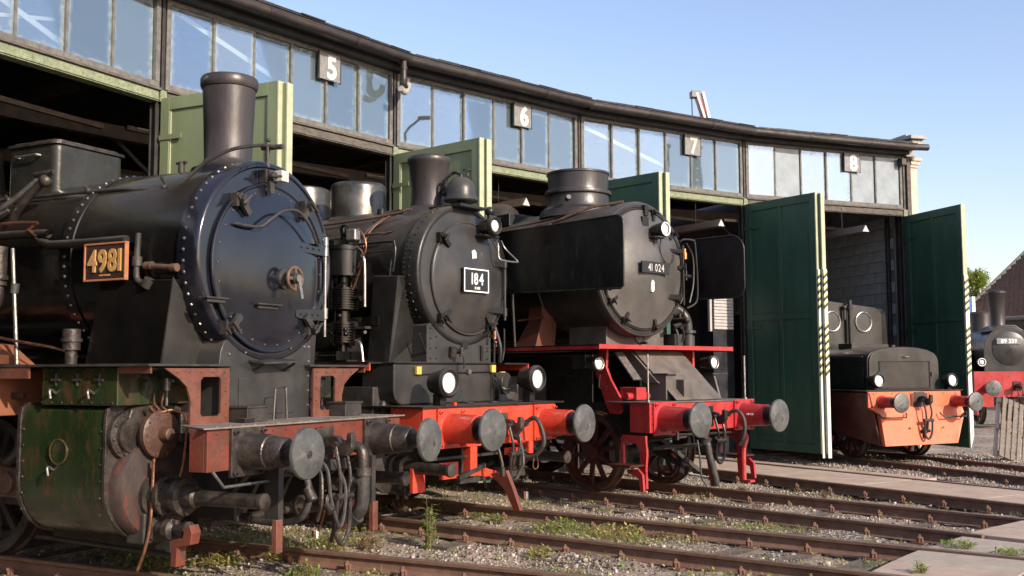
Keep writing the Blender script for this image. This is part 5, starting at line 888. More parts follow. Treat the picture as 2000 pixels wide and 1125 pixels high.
# =================================================================== the engine shed
ZB,ZT=5.19,6.36
def shed():
    SH=thing('engine_shed','curved roundhouse engine shed with glazed clerestory and open green doors','building',(0,0,0),0)
    wbay=2*RR*math.sin(DL/2)
    lint=['flaked_green_wood','flaked_green_wood','old_grey_wood','flaked_green_wood','flaked_green_wood','old_grey_wood']
    pane_me=MB().box(-.004,.004,-.33,.33,5.27,6.30).mesh('pane',['pane_glass']); froz=MB().box(-.004,.004,-.33,.33,5.27,6.30).mesh('pane',['frosted_pane'])
    mul_me=MB().box(-.02,.03,-.017,.017,5.23,6.33).mesh('mullion',['frame_grey'])
    def L2W(k):
        a,b=post_pos(k-1),post_pos(k); m=(a+b)/2; d=(Vector((CX,CY,0))-m).normalized()
        return Matrix.Translation(m)@Matrix(((d.x,-d.y,0,0),(d.y,d.x,0,0),(0,0,1,0),(0,0,0,1)))
    def PB(name,mb,m,M,par=SH,**k):
        o=P(name,mb,m,par,**k); o.matrix_local=M
        for e in EXTRA[o.name]: e.matrix_local=M
        return o
    for k in range(-8,5):
        M=L2W(k); hw=wbay/2
        PB('lintel',MB().box(-.10,.05,-hw+.07,hw-.07,5.02,5.155).box(-.08,.065,-hw+.07,hw-.07,5.035,5.06),lint[max(0,k+1)],M,bev=.006)
        PB('sill',MB().box(-.10,.085,-hw+.05,hw-.05,5.157,5.19),'old_grey_wood',M,bev=.004)
        fr=PB('glazing_frame',MB().box(-.03,.04,-hw+.05,hw-.05,5.192,5.27).box(-.03,.04,-hw+.05,hw-.05,6.30,6.36).box(-.03,.04,-hw+.05,-hw+.115,5.271,6.299).box(-.03,.04,hw-.115,hw-.05,5.271,6.299),'frame_grey',M,bev=.004)
        n=6; x0=-hw+.115; wd=(2*hw-.23)/n
        for i in range(n):
            yc=x0+wd*(i+.5); frosted=(k==4 and i in (1,4,5))
            o=put('pane',froz if frosted else pane_me,fr,loc=(0,yc,0),rot=(0,random.uniform(-.004,.004),random.uniform(-.012,.012)))
            o.scale=(1,(wd-.03)/.66,1)
            if i: put('mullion',mul_me,fr,loc=(0,x0+wd*i,0))
        PB('fascia',MB().box(-.2,.22,-hw,hw,6.362,6.47),'tar_black',M)
        PB('soffit',MB().box(.05,.42,-hw-.03,hw+.03,6.44,6.455),'tar_black',M)
        PB('roof',MB().raw([(.46,-hw-.035,6.50),(.46,hw+.035,6.50),(-20,hw+1.83,6.9),(-20,-hw-1.83,6.9),(.46,-hw-.035,6.54),(.46,hw+.035,6.54),(-20,hw+1.83,6.95),(-20,-hw-1.83,6.95)],[(3,2,1,0),(4,5,6,7),(0,1,5,4),(1,2,6,5),(2,3,7,6),(3,0,4,7)]),'tar_black',M)
        dd=random.uniform(-.012,.012)
        PB('gutter',MB().tube([(.40,-hw-.03,6.49+dd),(.40,0,6.475-dd),(.40,hw+.03,6.49+random.uniform(-.01,.01))],.072,12,6).beam((.44,-hw-.03,6.56),(.44,hw+.03,6.56),.05,.015),'gutter_brown',M)
        for y in (-hw/3,hw/3+.2): PB('gutter_joint',MB().cyl((.40,y-.04,6.482),(.40,y+.04,6.482),.079,n=14),'gutter_brown',M)
        for q in range(9):
            y=-hw+.1+q*(2*hw-.2)/9; PB('felt_edge',MB().box(.30,.47+random.uniform(-.02,.02),y,y+(2*hw-.2)/9-.01,6.572,6.58+random.uniform(0,.012)),'tar_black',M)
        for y in (-hw+.3,-hw/2+.1,.15,hw/2,hw-.25): PB('gutter_bracket',MB().box(.32,.47,y-.012,y+.012,6.545,6.57),'gutter_brown',M)
        # roof truss and bracing seen through the opening and the glass
        P_='truss'
        PB(P_,MB().beam((-.9,-hw+.1,4.86),(-.9,hw-.1,4.80),.07,.06).beam((-.9,-.25,4.84),(-.9,-.55,5.35),.09,.06).beam((-.9,-.25,4.84),(-.9,.05,5.38),.09,.06).beam((-.9,-hw+.1,6.2),(-.9,hw-.1,6.2),.1).box(-.93,-.87,-.42,-.1,4.80,4.95),'truss_brown',M,bev=.004)
        if k in (0,1,3):
            PB('brace',MB().beam((-.10,-hw+.2,6.30-.1*(k==3)),(-.10,hw-.55-.4*(k==0),5.25),.012,.07,up=(0,0,1)),'white_paint',M)
            PB('brace',MB().beam((-.13,-.1,5.50),(-.13,hw-.2,5.95),.012,.04,up=(0,0,1)),'white_paint',M)
        for x in (-3,-6,-10): PB('purlin',MB().box(x-.08,x+.08,-hw-.4,hw+.4,5.2,5.4),'truss_brown',M)
        for y in (-hw/2,hw/2): PB('rafter',MB().beam((-1.2,y,6.1),(-12,y,6.3),.10,.16),'truss_brown',M)
        PB('tie_rod',MB().beam((-3.2,-hw,4.7),(-3.2,hw,4.7),.05).beam((-3.2,0,4.7),(-3.2,-.8,5.3),.05).beam((-3.2,0,4.7),(-3.2,.8,5.3),.05),'truss_brown',M)
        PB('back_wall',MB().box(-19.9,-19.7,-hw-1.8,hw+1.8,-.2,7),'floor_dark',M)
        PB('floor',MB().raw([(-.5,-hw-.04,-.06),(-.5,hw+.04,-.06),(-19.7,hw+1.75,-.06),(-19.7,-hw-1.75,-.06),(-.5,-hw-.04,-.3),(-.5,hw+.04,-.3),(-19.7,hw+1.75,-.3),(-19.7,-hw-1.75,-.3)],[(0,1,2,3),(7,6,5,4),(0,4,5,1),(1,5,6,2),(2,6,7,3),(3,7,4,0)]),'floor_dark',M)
    # posts
    for i in range(-9,5):
        a=TH-i*DL-PI; M=Matrix.Translation(post_pos(i))@Matrix.Rotation(a,4,'Z')
        PB('post',MB().box(-.11,.0,-.045,.045,-.2,6.36).box(-.012,.045,-.022,.022,5.1,6.40).box(-.012,.012,-.07,.07,-.2,5.1).box(-.11,-.09,-.07,.07,-.2,5.1),'steel_black',M,bev=.003)
        PB('post_flange',MB().box(.0,.07,-.05,.05,5.02,5.17),'flaked_green_wood',M,bev=.004)
        if i<4:
            for r_ in (6,12): PB('inner_column',MB().box(-r_-.1,-r_+.1,-.1,.1,-.2,5.3),'steel_black',M)
    # downpipe with its hopper near the post between 5 and 6
    M=Matrix.Translation(post_pos(1))@Matrix.Rotation(TH-1*DL-PI,4,'Z')
    dp=PB('downpipe',MB().cyl((.40,-.14,6.14),(.40,-.14,6.44),.05,n=16).cyl((.40,-.14,6.30),(.40,-.14,6.34),.06,n=16).tube([(.40,-.14,6.16),(.38,-.13,6.08),(.34,-.06,6.04),(.30,.02,6.10),(.28,.04,6.2)],.06,12,5),'gutter_brown',M)
    PB('pipe_elbow',MB().tube([(.45,-.24,5.98),(.41,-.14,5.95),(.36,-.05,6.0),(.32,.03,6.12)],.05,12,5),'coping_grey',M)
    # ---------------- doors
    def door(i,hd,z0,z1,ln,m,off=0,side=-1,split=1,guard=True,edge='door_edge_pale',lower=False):
        p=post_pos(i); c=Vector((math.cos(R(hd)),math.sin(R(hd)),0)); nrm=Vector((c.y,-c.x,0)) # nrm: towards the camera side
        M=Matrix.Translation(p+nrm*(-off)+c*.06)@Matrix.Rotation(R(hd),4,'Z')
        D=P('door',MB().box(0,ln,-.02,.02,z0,z1),m,SH,bev=.003); D.matrix_local=M
        ys=-.045; st=.14
        def fr_(nm,x0,x1,a,b,mm=m,y0=ys,y1=-.0205): P(nm,MB().box(x0,x1,y0,y1,a,b),mm,D,bev=.004)
        fr_('stile',0,st,z0,z1); fr_('stile',ln-st,ln,z0,z1); fr_('rail',st+.001,ln-st-.001,z1-.16,z1); fr_('rail',st+.001,ln-st-.001,z0,z0+.16)
        zm=2.72; fr_('rail',st+.001,ln-st-.001,zm-.06,zm+.06)
        if split==2:
            fr_('stile',ln/2-.05,ln/2+.05,zm+.061,z1-.161); fr_('stile',ln/2-.04,ln/2+.04,z0+.161,zm-.061)
        if lower:
            P('wicket_frame',MB().box(st+.06,ln/2-.1,-.034,-.0205,z0+.3,zm-.15),m,D,bev=.006)
        # narrow bright beads where panels meet the frame
        b=MB()
        for x in ([st+.012] if split==1 else [st+.012,ln/2+.062]): b.box(x-.006,x+.006,-.034,-.0205,zm+.062,z1-.162)
        P('bead',b,'door_edge_pale' if m=='door_light_green' else m,D)
        # back of the leaf
        P('stile',MB().box(0,st,.0205,.045,z0,z1),m,D); P('stile',MB().box(ln-st,ln,.0205,.045,z0,z1),m,D)
        P('edge_strip',MB().box(ln+.001,ln+.03,-.05,.05,z0+(2.9 if not guard else 0),z1),edge,D,bev=.006)
        for z in (z0+.5,z0+2.4,z1-.5): P('hinge',MB().cyl((-.02,-.0,z-.09),(-.02,-.0,z+.09),.028,n=10).box(-.01,.35,-.058,-.046,z-.03,z+.03),m,D)
        if guard:
            g=P('edge_guard',MB().box(ln+.031,ln+.05,-.045,.045,z0-.08,z0+3.45),'stripe_white',D,bev=.004)
            for zz0,zz1 in ((z0+1.45,z0+2.45),(z0+2.70,z0+3.35)):
                z=zz0
                while z<zz1-.06:
                    s=MB().raw([(ln+.0505,-.046,z),(ln+.0505,.046,z+.07),(ln+.0505,.046,z+.13),(ln+.0505,-.046,z+.06),(ln+.054,-.046,z),(ln+.054,.046,z+.07),(ln+.054,.046,z+.13),(ln+.054,-.046,z+.06)],[(0,1,2,3),(7,6,5,4),(0,4,5,1),(1,5,6,2),(2,6,7,3),(3,7,4,0)])
                    s.box(ln+.02,ln+.053,-.0485,-.0455,z-.01,z+.05); P('stripe',s,'stripe_black',g)
                    y_=MB().raw([(ln+.0505,-.046,z+.06),(ln+.0505,.046,z+.13),(ln+.0505,.046,z+.165),(ln+.0505,-.046,z+.095),(ln+.0535,-.046,z+.06),(ln+.0535,.046,z+.13),(ln+.0535,.046,z+.165),(ln+.0535,-.046,z+.095)],[(0,1,2,3),(7,6,5,4),(0,4,5,1),(1,5,6,2),(2,6,7,3),(3,7,4,0)])
                    P('stripe',y_,'stripe_yellow',g); z+=.14
        return D
    door(0,-25.8,.1,5.06,1.80,'door_light_green',guard=False); door(0,-27.5,.1,5.04,1.88,'door_light_green',off=.12,guard=False)
    door(1,-40.8,.1,5.04,1.80,'door_light_green',guard=False); door(1,-42,.1,5.02,1.86,'door_dark_green',off=.13,guard=False)
    door(2,-45.6,.1,5.05,1.80,'door_dark_green',split=1,guard=False); door(2,-47,.1,5.04,1.88,'door_dark_green',off=.13,guard=False)
    door(3,-55.5,.12,5.04,1.76,'door_dark_green',split=2,lower=True); door(3,-57.3,.12,5.02,1.84,'door_dark_green',off=.12)
    door(4,-73.0,.12,5.02,1.74,'door_dark_green',split=2)
    # ---------------- end pier and gable
    a=TH-4*DL-PI; M=Matrix.Translation(post_pos(4))@Matrix.Rotation(a,4,'Z')
    PB('end_post',MB().box(-.12,.06,.07,.17,-.2,6.36),'old_grey_wood',M,bev=.006)
    pier=PB('end_pier',MB().box(-.6,.02,.18,.36,-.2,6.25).box(-.62,.05,.175,.38,6.12,6.18).box(-.62,.08,.175,.40,6.18,6.26).box(-.62,.11,.175,.43,6.262,6.33),'cream_plaster',M,bev=.006)
    PB('coping',MB().raw([(.26,.05,6.72),(.26,.46,6.72),(-8,.46,7.25),(-8,.05,7.25),(.26,.05,6.80),(.26,.46,6.80),(-8,.46,7.33),(-8,.05,7.33)],[(3,2,1,0),(4,5,6,7),(0,1,5,4),(1,2,6,5),(2,3,7,6),(3,0,4,7)]),'coping_grey',M,bev=.01)
    PB('parapet',MB().box(-.1,.18,.14,.42,6.58,6.718).box(-8,-.11,.2,.42,6.4,6.9),'coping_grey',M,bev=.01)
    PB('gutter',MB().cyl((.40,-.0,6.49),(.40,.36,6.50),.072,n=12),'gutter_brown',M)
    PB('security_lamp',MB().box(.05,.2,-.16,-.04,6.13,6.28),'steel_black',M,bev=.01)
    # inner face of the gable wall: concrete blocks laid one by one
    PB('gable_core',MB().prism([(-19.8,-.2),(-.62,-.2),(-.62,6.42),(-19.8,7.1)],'xz',.20,.5),'mortar',M)
    bw,bh=.50,.245; me=MB().box(-bw/2+.007,bw/2-.007,-.02,.02,-bh/2+.006,bh/2-.006).mesh('block',['cinder_block'])
    bmv=me; n=0
    for j in range(21):
        for i in range(13):
            x=-.90-i*bw-(bw/2 if j%2 else 0); z=-.02+bh*(j+.5)
            o=put('block',bmv,SH); o.matrix_local=M@Matrix.Translation((x,.185+random.uniform(-.004,.004),z))@Matrix.Rotation(random.uniform(-.006,.006),4,'Z'); n+=1
    PB('wall_pipe',MB().cyl((-.75,.12,0),(-.75,.12,5.1),.05,n=10).cyl((-.45,.14,0),(-.45,.14,5.1),.03,n=10),'steel_black',M)
    # far partition seen behind loco 3 : slatted grey shutter
    sh=MB()
    return SH
def signs():
    for k,ch,dx,lab in ((1,'5',.68,'grey board with white 5 on the glazing left of the downpipe'),(2,'6',.63,'grey board with white 6 on the second lit bay of glazing'),(3,'7',.66,'grey board with white 7, just below the crane'),(4,'8',.65,'grey board with white 8 on the last bay at the right')):
        a,b=post_pos(k-1),post_pos(k); m=(a+b)/2; d=(Vector((CX,CY,0))-m).normalized()
        T=thing('number_board',lab,'sign',m,math.atan2(d.y,d.x),'bay number boards')
        P('board',MB().box(.06,.075,dx-.20,dx+.20,5.91,6.31),'plate_grey',T,bev=.004); P('board_edge',MB().box(.045,.078,dx-.215,dx-.201,5.90,6.32).box(.045,.078,dx+.201,dx+.215,5.90,6.32),'steel_black',T)
        text(ch,(.076,dx+.03,6.11),(0,1,0),(0,0,1),.33,.006,'white_paint' if ch!='7' else 'pale_lettering',T,bold=.03,wscale=.85)
def troughs():
    for (x,y),h,lab,ln in (((.24,17.3),-48,'brown lamp trough with white triangular end in bay 6',1.5),((4.03,19.86),-57,'dark lamp trough with white triangular end in bay 7',1.5),((7.11,20.73),-68,'grey lamp trough with white triangular end above the shunter',1.5)):
        T=thing('lamp_trough',lab,'lamp',(x,y,4.5),R(h),'lamp troughs just inside the doorways')
        P('shade',MB().prism([(-.085,-.06),(.085,-.06),(.0,.085)],'yz',-ln,0),'hood_brown',T,bev=.004); P('end_cap',MB().prism([(-.08,-.055),(.08,-.055),(.0,.075)],'yz',.001,.012),'pale_lettering',T)
        P('hanger',MB().cyl((-.7,0,.05),(-.7,0,.6),.005,n=6),'steel_black',T)
# =================================================================== ground, tracks, slabs
GZ=-.16
def gh(x,y):
    return GZ+.018*math.sin(x*1.7+y*.6)+.014*math.sin(x*3.9-y*2.7)+.010*math.sin(y*6.1+x*1.3)
def rmin(i): return {0:14.2,1:13.0,2:14.9,3:12.6,4:13.0}.get(i,13.2)
def tracks():
    labs=['rusty track nearest the camera, under the green cylinder and the hanging hoses','rusty overgrown track with the tall weed and the green weed patch','dark rusty track passing under the big spoked wheel and red steps','track with concrete infill leading to the empty bay 7','track leading out from the small shunter']
    prof=[(-.0625,-.149),(.0625,-.149),(.0625,-.139),(.018,-.118),(.009,-.105),(.009,-.045),(.034,-.032),(.034,-.006),(.028,0),(-.028,0),(-.034,-.006),(-.034,-.032),(-.009,-.045),(-.009,-.105),(-.018,-.118),(-.0625,-.139)]
    sl=MB().box(-.12,.12,-1.25,1.25,-.32,-.152).mesh('sleeper',['sleeper_wood'])
    fa=MB().box(-.075,.075,-.15,.15,-.151,-.138).box(-.03,.03,.07,.10,-.138,-.085).cyl((0,.1,-.138),(0,.1,-.055),.014,n=6).cyl((0,.1,-.095),(0,.1,-.075),.026,n=6).box(-.03,.03,-.10,-.07,-.138,-.085).cyl((0,-.1,-.138),(0,-.1,-.055),.014,n=6).cyl((0,-.1,-.095),(0,-.1,-.075),.026,n=6).mesh('fastening',['fastening_rust'])
    for i in range(5):
        a=track_ang(i); o=pol(a,0); T=thing('railway_track',labs[i],'railway track',pol(a,RR),a-PI,'railway tracks fanning out of the shed')
        # local x = towards the turntable; x=RR-r
        x0=-12; x1=RR-rmin(i)
        for s in (-1,1):
            m=MB()
            if s>0 and i>=0: pass
            m.prism([(s*.7525+u,v) for u,v in prof],'yz',x0,x1); 
            me=m.mesh('rail',['rail_side','rail_top']); 
            for p in me.polygons:
                if p.normal.z>.6 and p.center.z>-.01: p.material_index=1
            put('rail',me,T)
        x=-3.0; n=0
        while x<x1-.1:
            if not (i==3):
                s_=put('sleeper',sl,T,loc=(x,random.uniform(-.03,.03),random.uniform(-.006,.004)),rot=(0,0,random.uniform(-.02,.02)))
                for s in (-1,1): put('fastening',fa,s_,loc=(0,s*.7525,0))
            else:
                for s in (-1,): 
                    f_=put('fastening',fa,T,loc=(x,s*.7525,0))
            x+=.64
        if i==3:
            me0=None; x=-3.0
            while x<x1:
                put('slab',MB().box(x+.006,x+1.99,-.70,.66,-.2,-.012+random.uniform(-.004,.003)).mesh('slab',['concrete_slab']),T,bev=.008); x+=2.0
            x=-3
            while x<4.6:
                put('slab',MB().box(x+.006,x+1.99,.82,1.25,-.2,-.02+random.uniform(-.004,.003)).mesh('slab',['concrete_slab']),T,bev=.008); x+=2.0
def slabs():
    T=thing('slab_path','',''); del T['label'],T['category']; T['kind']='structure'
    # ring path round the turntable; pieces lie between the rails
    def piece(a0,a1,r0,r1,m,z=-.012):
        n=6; vs=[]
        b=MB(); top=[pol(a0+(a1-a0)*k/n,r1) for k in range(n+1)]+[pol(a1-(a1-a0)*k/n,r0) for k in range(n+1)]
        b.prism([(p.x,p.y) for p in top],'xy',-.25,z); put('slab',b.mesh('slab',[m]),T,bev=.012)
    ang=lambda i,off,r: track_ang(i)-math.asin(off/r)     # off positive = towards the next track
    for i in range(0,5):
        for r0,r1 in ((14.05,15.1),(13.0,14.03),(11.6,12.98)):
            for (o0,o1,m,zz) in ((-.68,-.01,'concrete_slab',0),(.01,.68,'concrete_slab_grey' if i%2 else 'concrete_slab',.003)):
                # straight-sided piece between the rails in the track frame
                a=track_ang(i); d=Vector((math.cos(a),math.sin(a),0)); l=Vector((-d.y,d.x,0)); C=Vector((CX,CY,0))
                pts=[C+d*math.sqrt(max(0,r1*r1-o*o))+l*(-o) for o in (o0,(o0+o1)/2,o1)]+[C+d*math.sqrt(r0*r0-o*o)+l*(-o) for o in (o1,(o0+o1)/2,o0)]
                b=MB().prism([(p.x,p.y) for p in pts],'xy',-.25,-.012-zz+random.uniform(-.004,.002)); put('slab',b.mesh('slab',[m]),T,bev=.012)
        if i<4:
            for r0,r1 in ((14.05,15.1),(13.0,14.03)):
                A,B=track_ang(i),track_ang(i+1)
                g0=A-math.asin(.84/r0); g1=B+math.asin(.84/r0); h0=A-math.asin(.84/r1); h1=B+math.asin(.84/r1)
                if g0-g1>.01:
                    pts=[pol(h0+(h1-h0)*k/4,r1) for k in range(5)]+[pol(g1+(g0-g1)*k/4,r0) for k in range(5)]
                    b=MB().prism([(p.x,p.y) for p in pts],'xy',-.25,-.03+random.uniform(-.004,.004)); put('slab',b.mesh('slab',['concrete_slab_grey' if i%2 else 'concrete_slab']),T,bev=.012)
def ground():
    # one sheet, finely divided near the camera, out to the horizon
    xs=np.concatenate([[-900,-300,-120,-60,-30,-18],np.arange(-12,22,.22),[24,30,40,60,120,300,900]]); ys=np.concatenate([[-900,-200,-60,-20,-8],np.arange(-2,30,.22),[32,36,45,60,120,300,900]])
    X,Y=np.meshgrid(xs,ys); 
    Z=GZ+.018*np.sin(X*1.7+Y*.6)+.014*np.sin(X*3.9-Y*2.7)+.010*np.sin(Y*6.1+X*1.3)+rng.normal(0,.006,X.shape)
    far=(np.abs(X)>25)|(Y>31)|(Y<-3); Z[far]=GZ-.02
    # slightly higher trodden ground before bays 7 and 8
    th=np.arctan2(Y-CY,X-CX); r=np.hypot(X-CX,Y-CY); m=(th<R(116.5))&(th>R(60))&(r>15.8)&(r<40); Z[m]+=.05
    m=(r<15.3)&(r>0); Z[m]-=.03
    v=np.stack([X,Y,Z],-1).reshape(-1,3); nx,ny=len(xs),len(ys)
    idx=np.arange(nx*ny).reshape(ny,nx); f=np.stack([idx[:-1,:-1],idx[:-1,1:],idx[1:,1:],idx[1:,:-1]],-1).reshape(-1,4)
    me=bpy.data.meshes.new('ground'); me.from_pydata(v.tolist(),[],f.tolist()); me.polygons.foreach_set('use_smooth',[True]*len(me.polygons))
    m=bpy.data.materials.new('ballast_ground'); m.use_nodes=True; t=m.node_tree; N=t.nodes; L=t.links; b=N['Principled BSDF']; tc=N.new('ShaderNodeTexCoord')
    def noise(sc,d=6,r_=.6):
        n=N.new('ShaderNodeTexNoise'); n.inputs['Scale'].default_value=sc; n.inputs['Detail'].default_value=d; n.inputs['Roughness'].default_value=r_; L.new(tc.outputs['Object'],n.inputs[0]); return n.outputs[0]
    def ramp(i,*st):
        r_=N.new('ShaderNodeValToRGB'); e=r_.color_ramp.elements
        for k,(p,c) in enumerate(st):
            if k>=2: e.new(p)
            e[k].position=p; e[k].color=(*c,1)
        L.new(i,r_.inputs[0]); return r_.outputs[0]
    soil=ramp(noise(1.3,9,.7),(.3,(.19,.14,.105)),(.5,(.35,.265,.20)),(.72,(.48,.38,.30)))
    vo=N.new('ShaderNodeTexVoronoi'); vo.inputs['Scale'].default_value=26; L.new(tc.outputs['Object'],vo.inputs[0])
    hs=N.new('ShaderNodeSeparateColor'); L.new(vo.outputs['Color'],hs.inputs[0])
    peb=ramp(hs.outputs[0],(0.,(.07,.052,.04)),(.55,(.19,.15,.12)),(1.,(.40,.34,.29)))
    mk=ramp(noise(.8,7,.7),(.40,(0,0,0)),(.56,(1,1,1)))
    mx=N.new('ShaderNodeMix'); mx.data_type='RGBA'; L.new(mk,mx.inputs[0]); L.new(soil,mx.inputs[6]); L.new(peb,mx.inputs[7])
    gm=ramp(noise(.9,9,.75),(.60,(0,0,0)),(.72,(.55,.55,.55)))
    m2=N.new('ShaderNodeMix'); m2.data_type='RGBA'; L.new(gm,m2.inputs[0]); L.new(mx.outputs[2],m2.inputs[6]); m2.inputs[7].default_value=(.11,.11,.035,1)
    L.new(m2.outputs[2],b.inputs['Base Color']); b.inputs['Roughness'].default_value=.95
    bp=N.new('ShaderNodeBump'); bp.inputs['Strength'].default_value=.9; bp.inputs['Distance'].default_value=.02
    ad=N.new('ShaderNodeMath'); ad.operation='ADD'; L.new(vo.outputs['Distance'],ad.inputs[0]); L.new(noise(40,4),ad.inputs[1]); L.new(ad.outputs[0],bp.inputs['Height']); L.new(bp.outputs[0],b.inputs['Normal'])
    me.materials.append(m); o=put('ground',me,kind='structure')
def near_rail(px,py):
    """distance to the nearest rail centre line and whether on the ring path (vectorised)"""
    dx,dy=px-CX,py-CY; r=np.hypot(dx,dy); th=np.arctan2(dy,dx); best=np.full(px.shape,9.)
    lat=[]
    for i in range(5):
        l=r*np.sin(th-track_ang(i)); 
        for s in (-1,1): best=np.minimum(best,np.abs(l-s*.7525))
        lat.append(l)
    return best,r,th,lat
def gravel():
    # stones scattered over the visible yard; every stone is an uneven lump of twelve triangles
    NS=[(42000,(-5.5,9.5),(8.3,19.5),(.006,.018)),(16000,(2,13),(15,24),(.010,.026)),(2200,(-5,8),(8.2,15),(.016,.032))]
    P_=[];Sz=[]
    for n,(xa,xb),(ya,yb),(sa,sb) in NS:
        x=rng.uniform(xa,xb,n*2); y=rng.uniform(ya,yb,n*2); d,r,th,lat=near_rail(x,y)
        fld=np.sin(x*1.1+1.7*np.sin(y*.8))+np.sin(y*1.9+x*.7)*.8+rng.normal(0,.55,x.shape)
        ok=(d>.07)&(r>15.12)&(r<23.2)&(th<R(158))&(np.abs(x)/np.maximum(y,1)<.52)
        ok&=~((np.abs(lat[3])<1.26)&(r>12))|((lat[3]>.82)&(r>12)&ok)
        ok&=(fld>.45)|(rng.random(x.shape)<.26)
        x,y=x[ok][:n],y[ok][:n]; P_.append(np.stack([x,y],-1)); Sz.append(np.exp(rng.uniform(np.log(sa),np.log(sb),len(x))))
    P_=np.concatenate(P_); Sz=np.concatenate(Sz); n=len(P_)
    base=np.array([(-1,-1,-1),(1,-1,-1),(1,1,-1),(-1,1,-1),(-1,-1,1),(1,-1,1),(1,1,1),(-1,1,1)],float)*.62
    V=base[None]*(1+rng.normal(0,.22,(n,8,3)))*Sz[:,None,None]*rng.uniform(.65,1.25,(n,1,3))
    a=rng.uniform(0,6.28,n); b_=rng.uniform(-.6,.6,n); c,s=np.cos(a)[:,None],np.sin(a)[:,None]
    cb,sb_=np.cos(b_)[:,None],np.sin(b_)[:,None]; X=V[...,0];Y=V[...,1];Z=V[...,2]
    Y,Z=Y*cb-Z*sb_,Y*sb_+Z*cb; X,Y=X*c-Y*s,X*s+Y*c
    zg=GZ+.018*np.sin(P_[:,0]*1.7+P_[:,1]*.6)+.014*np.sin(P_[:,0]*3.9-P_[:,1]*2.7)+.010*np.sin(P_[:,1]*6.1+P_[:,0]*1.3)
    th=np.arctan2(P_[:,1]-CY,P_[:,0]-CX); zg+=np.where(th<R(116.5),.05,0)
    V=np.stack([X+P_[:,:1],Y+P_[:,1:],Z+(zg+Sz*.25)[:,None]],-1).reshape(-1,3)
    F=np.array([(0,3,2),(0,2,1),(4,5,6),(4,6,7),(0,1,5),(0,5,4),(1,2,6),(1,6,5),(2,3,7),(2,7,6),(3,0,4),(3,4,7)])
    F=(F[None]+np.arange(n)[:,None,None]*8).reshape(-1,3)
    me=bpy.data.meshes.new('gravel'); me.vertices.add(len(V)); me.vertices.foreach_set('co',V.ravel()); me.loops.add(F.size); me.loops.foreach_set('vertex_index',F.ravel().astype(np.int32))
    me.polygons.add(len(F)); me.polygons.foreach_set('loop_start',np.arange(0,F.size,3,dtype=np.int32)); me.update(calc_edges=True)
    m=bpy.data.materials.new('gravel_stone'); m.use_nodes=True; t=m.node_tree; N=t.nodes; L=t.links; b=N['Principled BSDF']; g=N.new('ShaderNodeNewGeometry'); r_=N.new('ShaderNodeValToRGB'); e=r_.color_ramp.elements
    for k,(p,c_) in enumerate(((0,(.10,.075,.058)),(.4,(.22,.172,.135)),(.75,(.33,.27,.22)),(1,(.52,.45,.38)))):
        if k>=2: e.new(p)
        e[k].position=p; e[k].color=(*c_,1)
    L.new(g.outputs['Random Per Island'],r_.inputs[0]); L.new(r_.outputs[0],b.inputs['Base Color']); b.inputs['Roughness'].default_value=.85; me.materials.append(m)
    o=put('gravel',me,kind='stuff'); tag(o,'loose grey brown ballast stones scattered between the rails','gravel')
# ------------------------------------------------------------------ plants
def leaf(b,p,d,ln,wd,up=(0,0,1)):
    d=Vector(d).normalized(); s=d.cross(Vector(up)); s=s.normalized() if s.length>1e-3 else Vector((1,0,0)); p=Vector(p); n=s.cross(d)
    b.raw([p,p+d*ln*.45+s*wd/2+n*ln*.06,p+d*ln,p+d*ln*.45-s*wd/2+n*ln*.06],[(0,1,2,3)])
def weed_clump(x,y,rad,h,n,leafm,lab,spread=.3,stems=True,name='weed',leafsize=.05,group=None,dry=0):
    z=gh(x,y); T=thing(name,lab,'plant',(x,y,z),0,group); L=MB(); St=MB()
    L.cur=0
    for k in range(n):
        a=random.uniform(0,2*PI); rr=rad*math.sqrt(random.random()); hh=h*random.uniform(.4,1)*(1-.4*rr/rad); bx,by=rr*math.cos(a),rr*math.sin(a); tx,ty=bx+random.uniform(-spread,spread)*hh,by+random.uniform(-spread,spread)*hh
        St.tube([(bx,by,-.02),((bx+tx)/2,(by+ty)/2,hh*.55),(tx,ty,hh)],.0025,4)
        m=max(4,int(hh/.035))
        for j in range(m):
            t=(j+.6)/m; px,py,pz=bx+(tx-bx)*t,by+(ty-by)*t,hh*t; aa=random.uniform(0,2*PI); el=random.uniform(-.3,.8)
            leaf(L,(px,py,pz),(math.cos(aa),math.sin(aa),el),leafsize*random.uniform(.6,1.3),leafsize*random.uniform(.3,.5))
    P('leaves',L,leafm,T,kind='stuff'); P('stems',St,'leaf_dry',T,kind='stuff'); return T
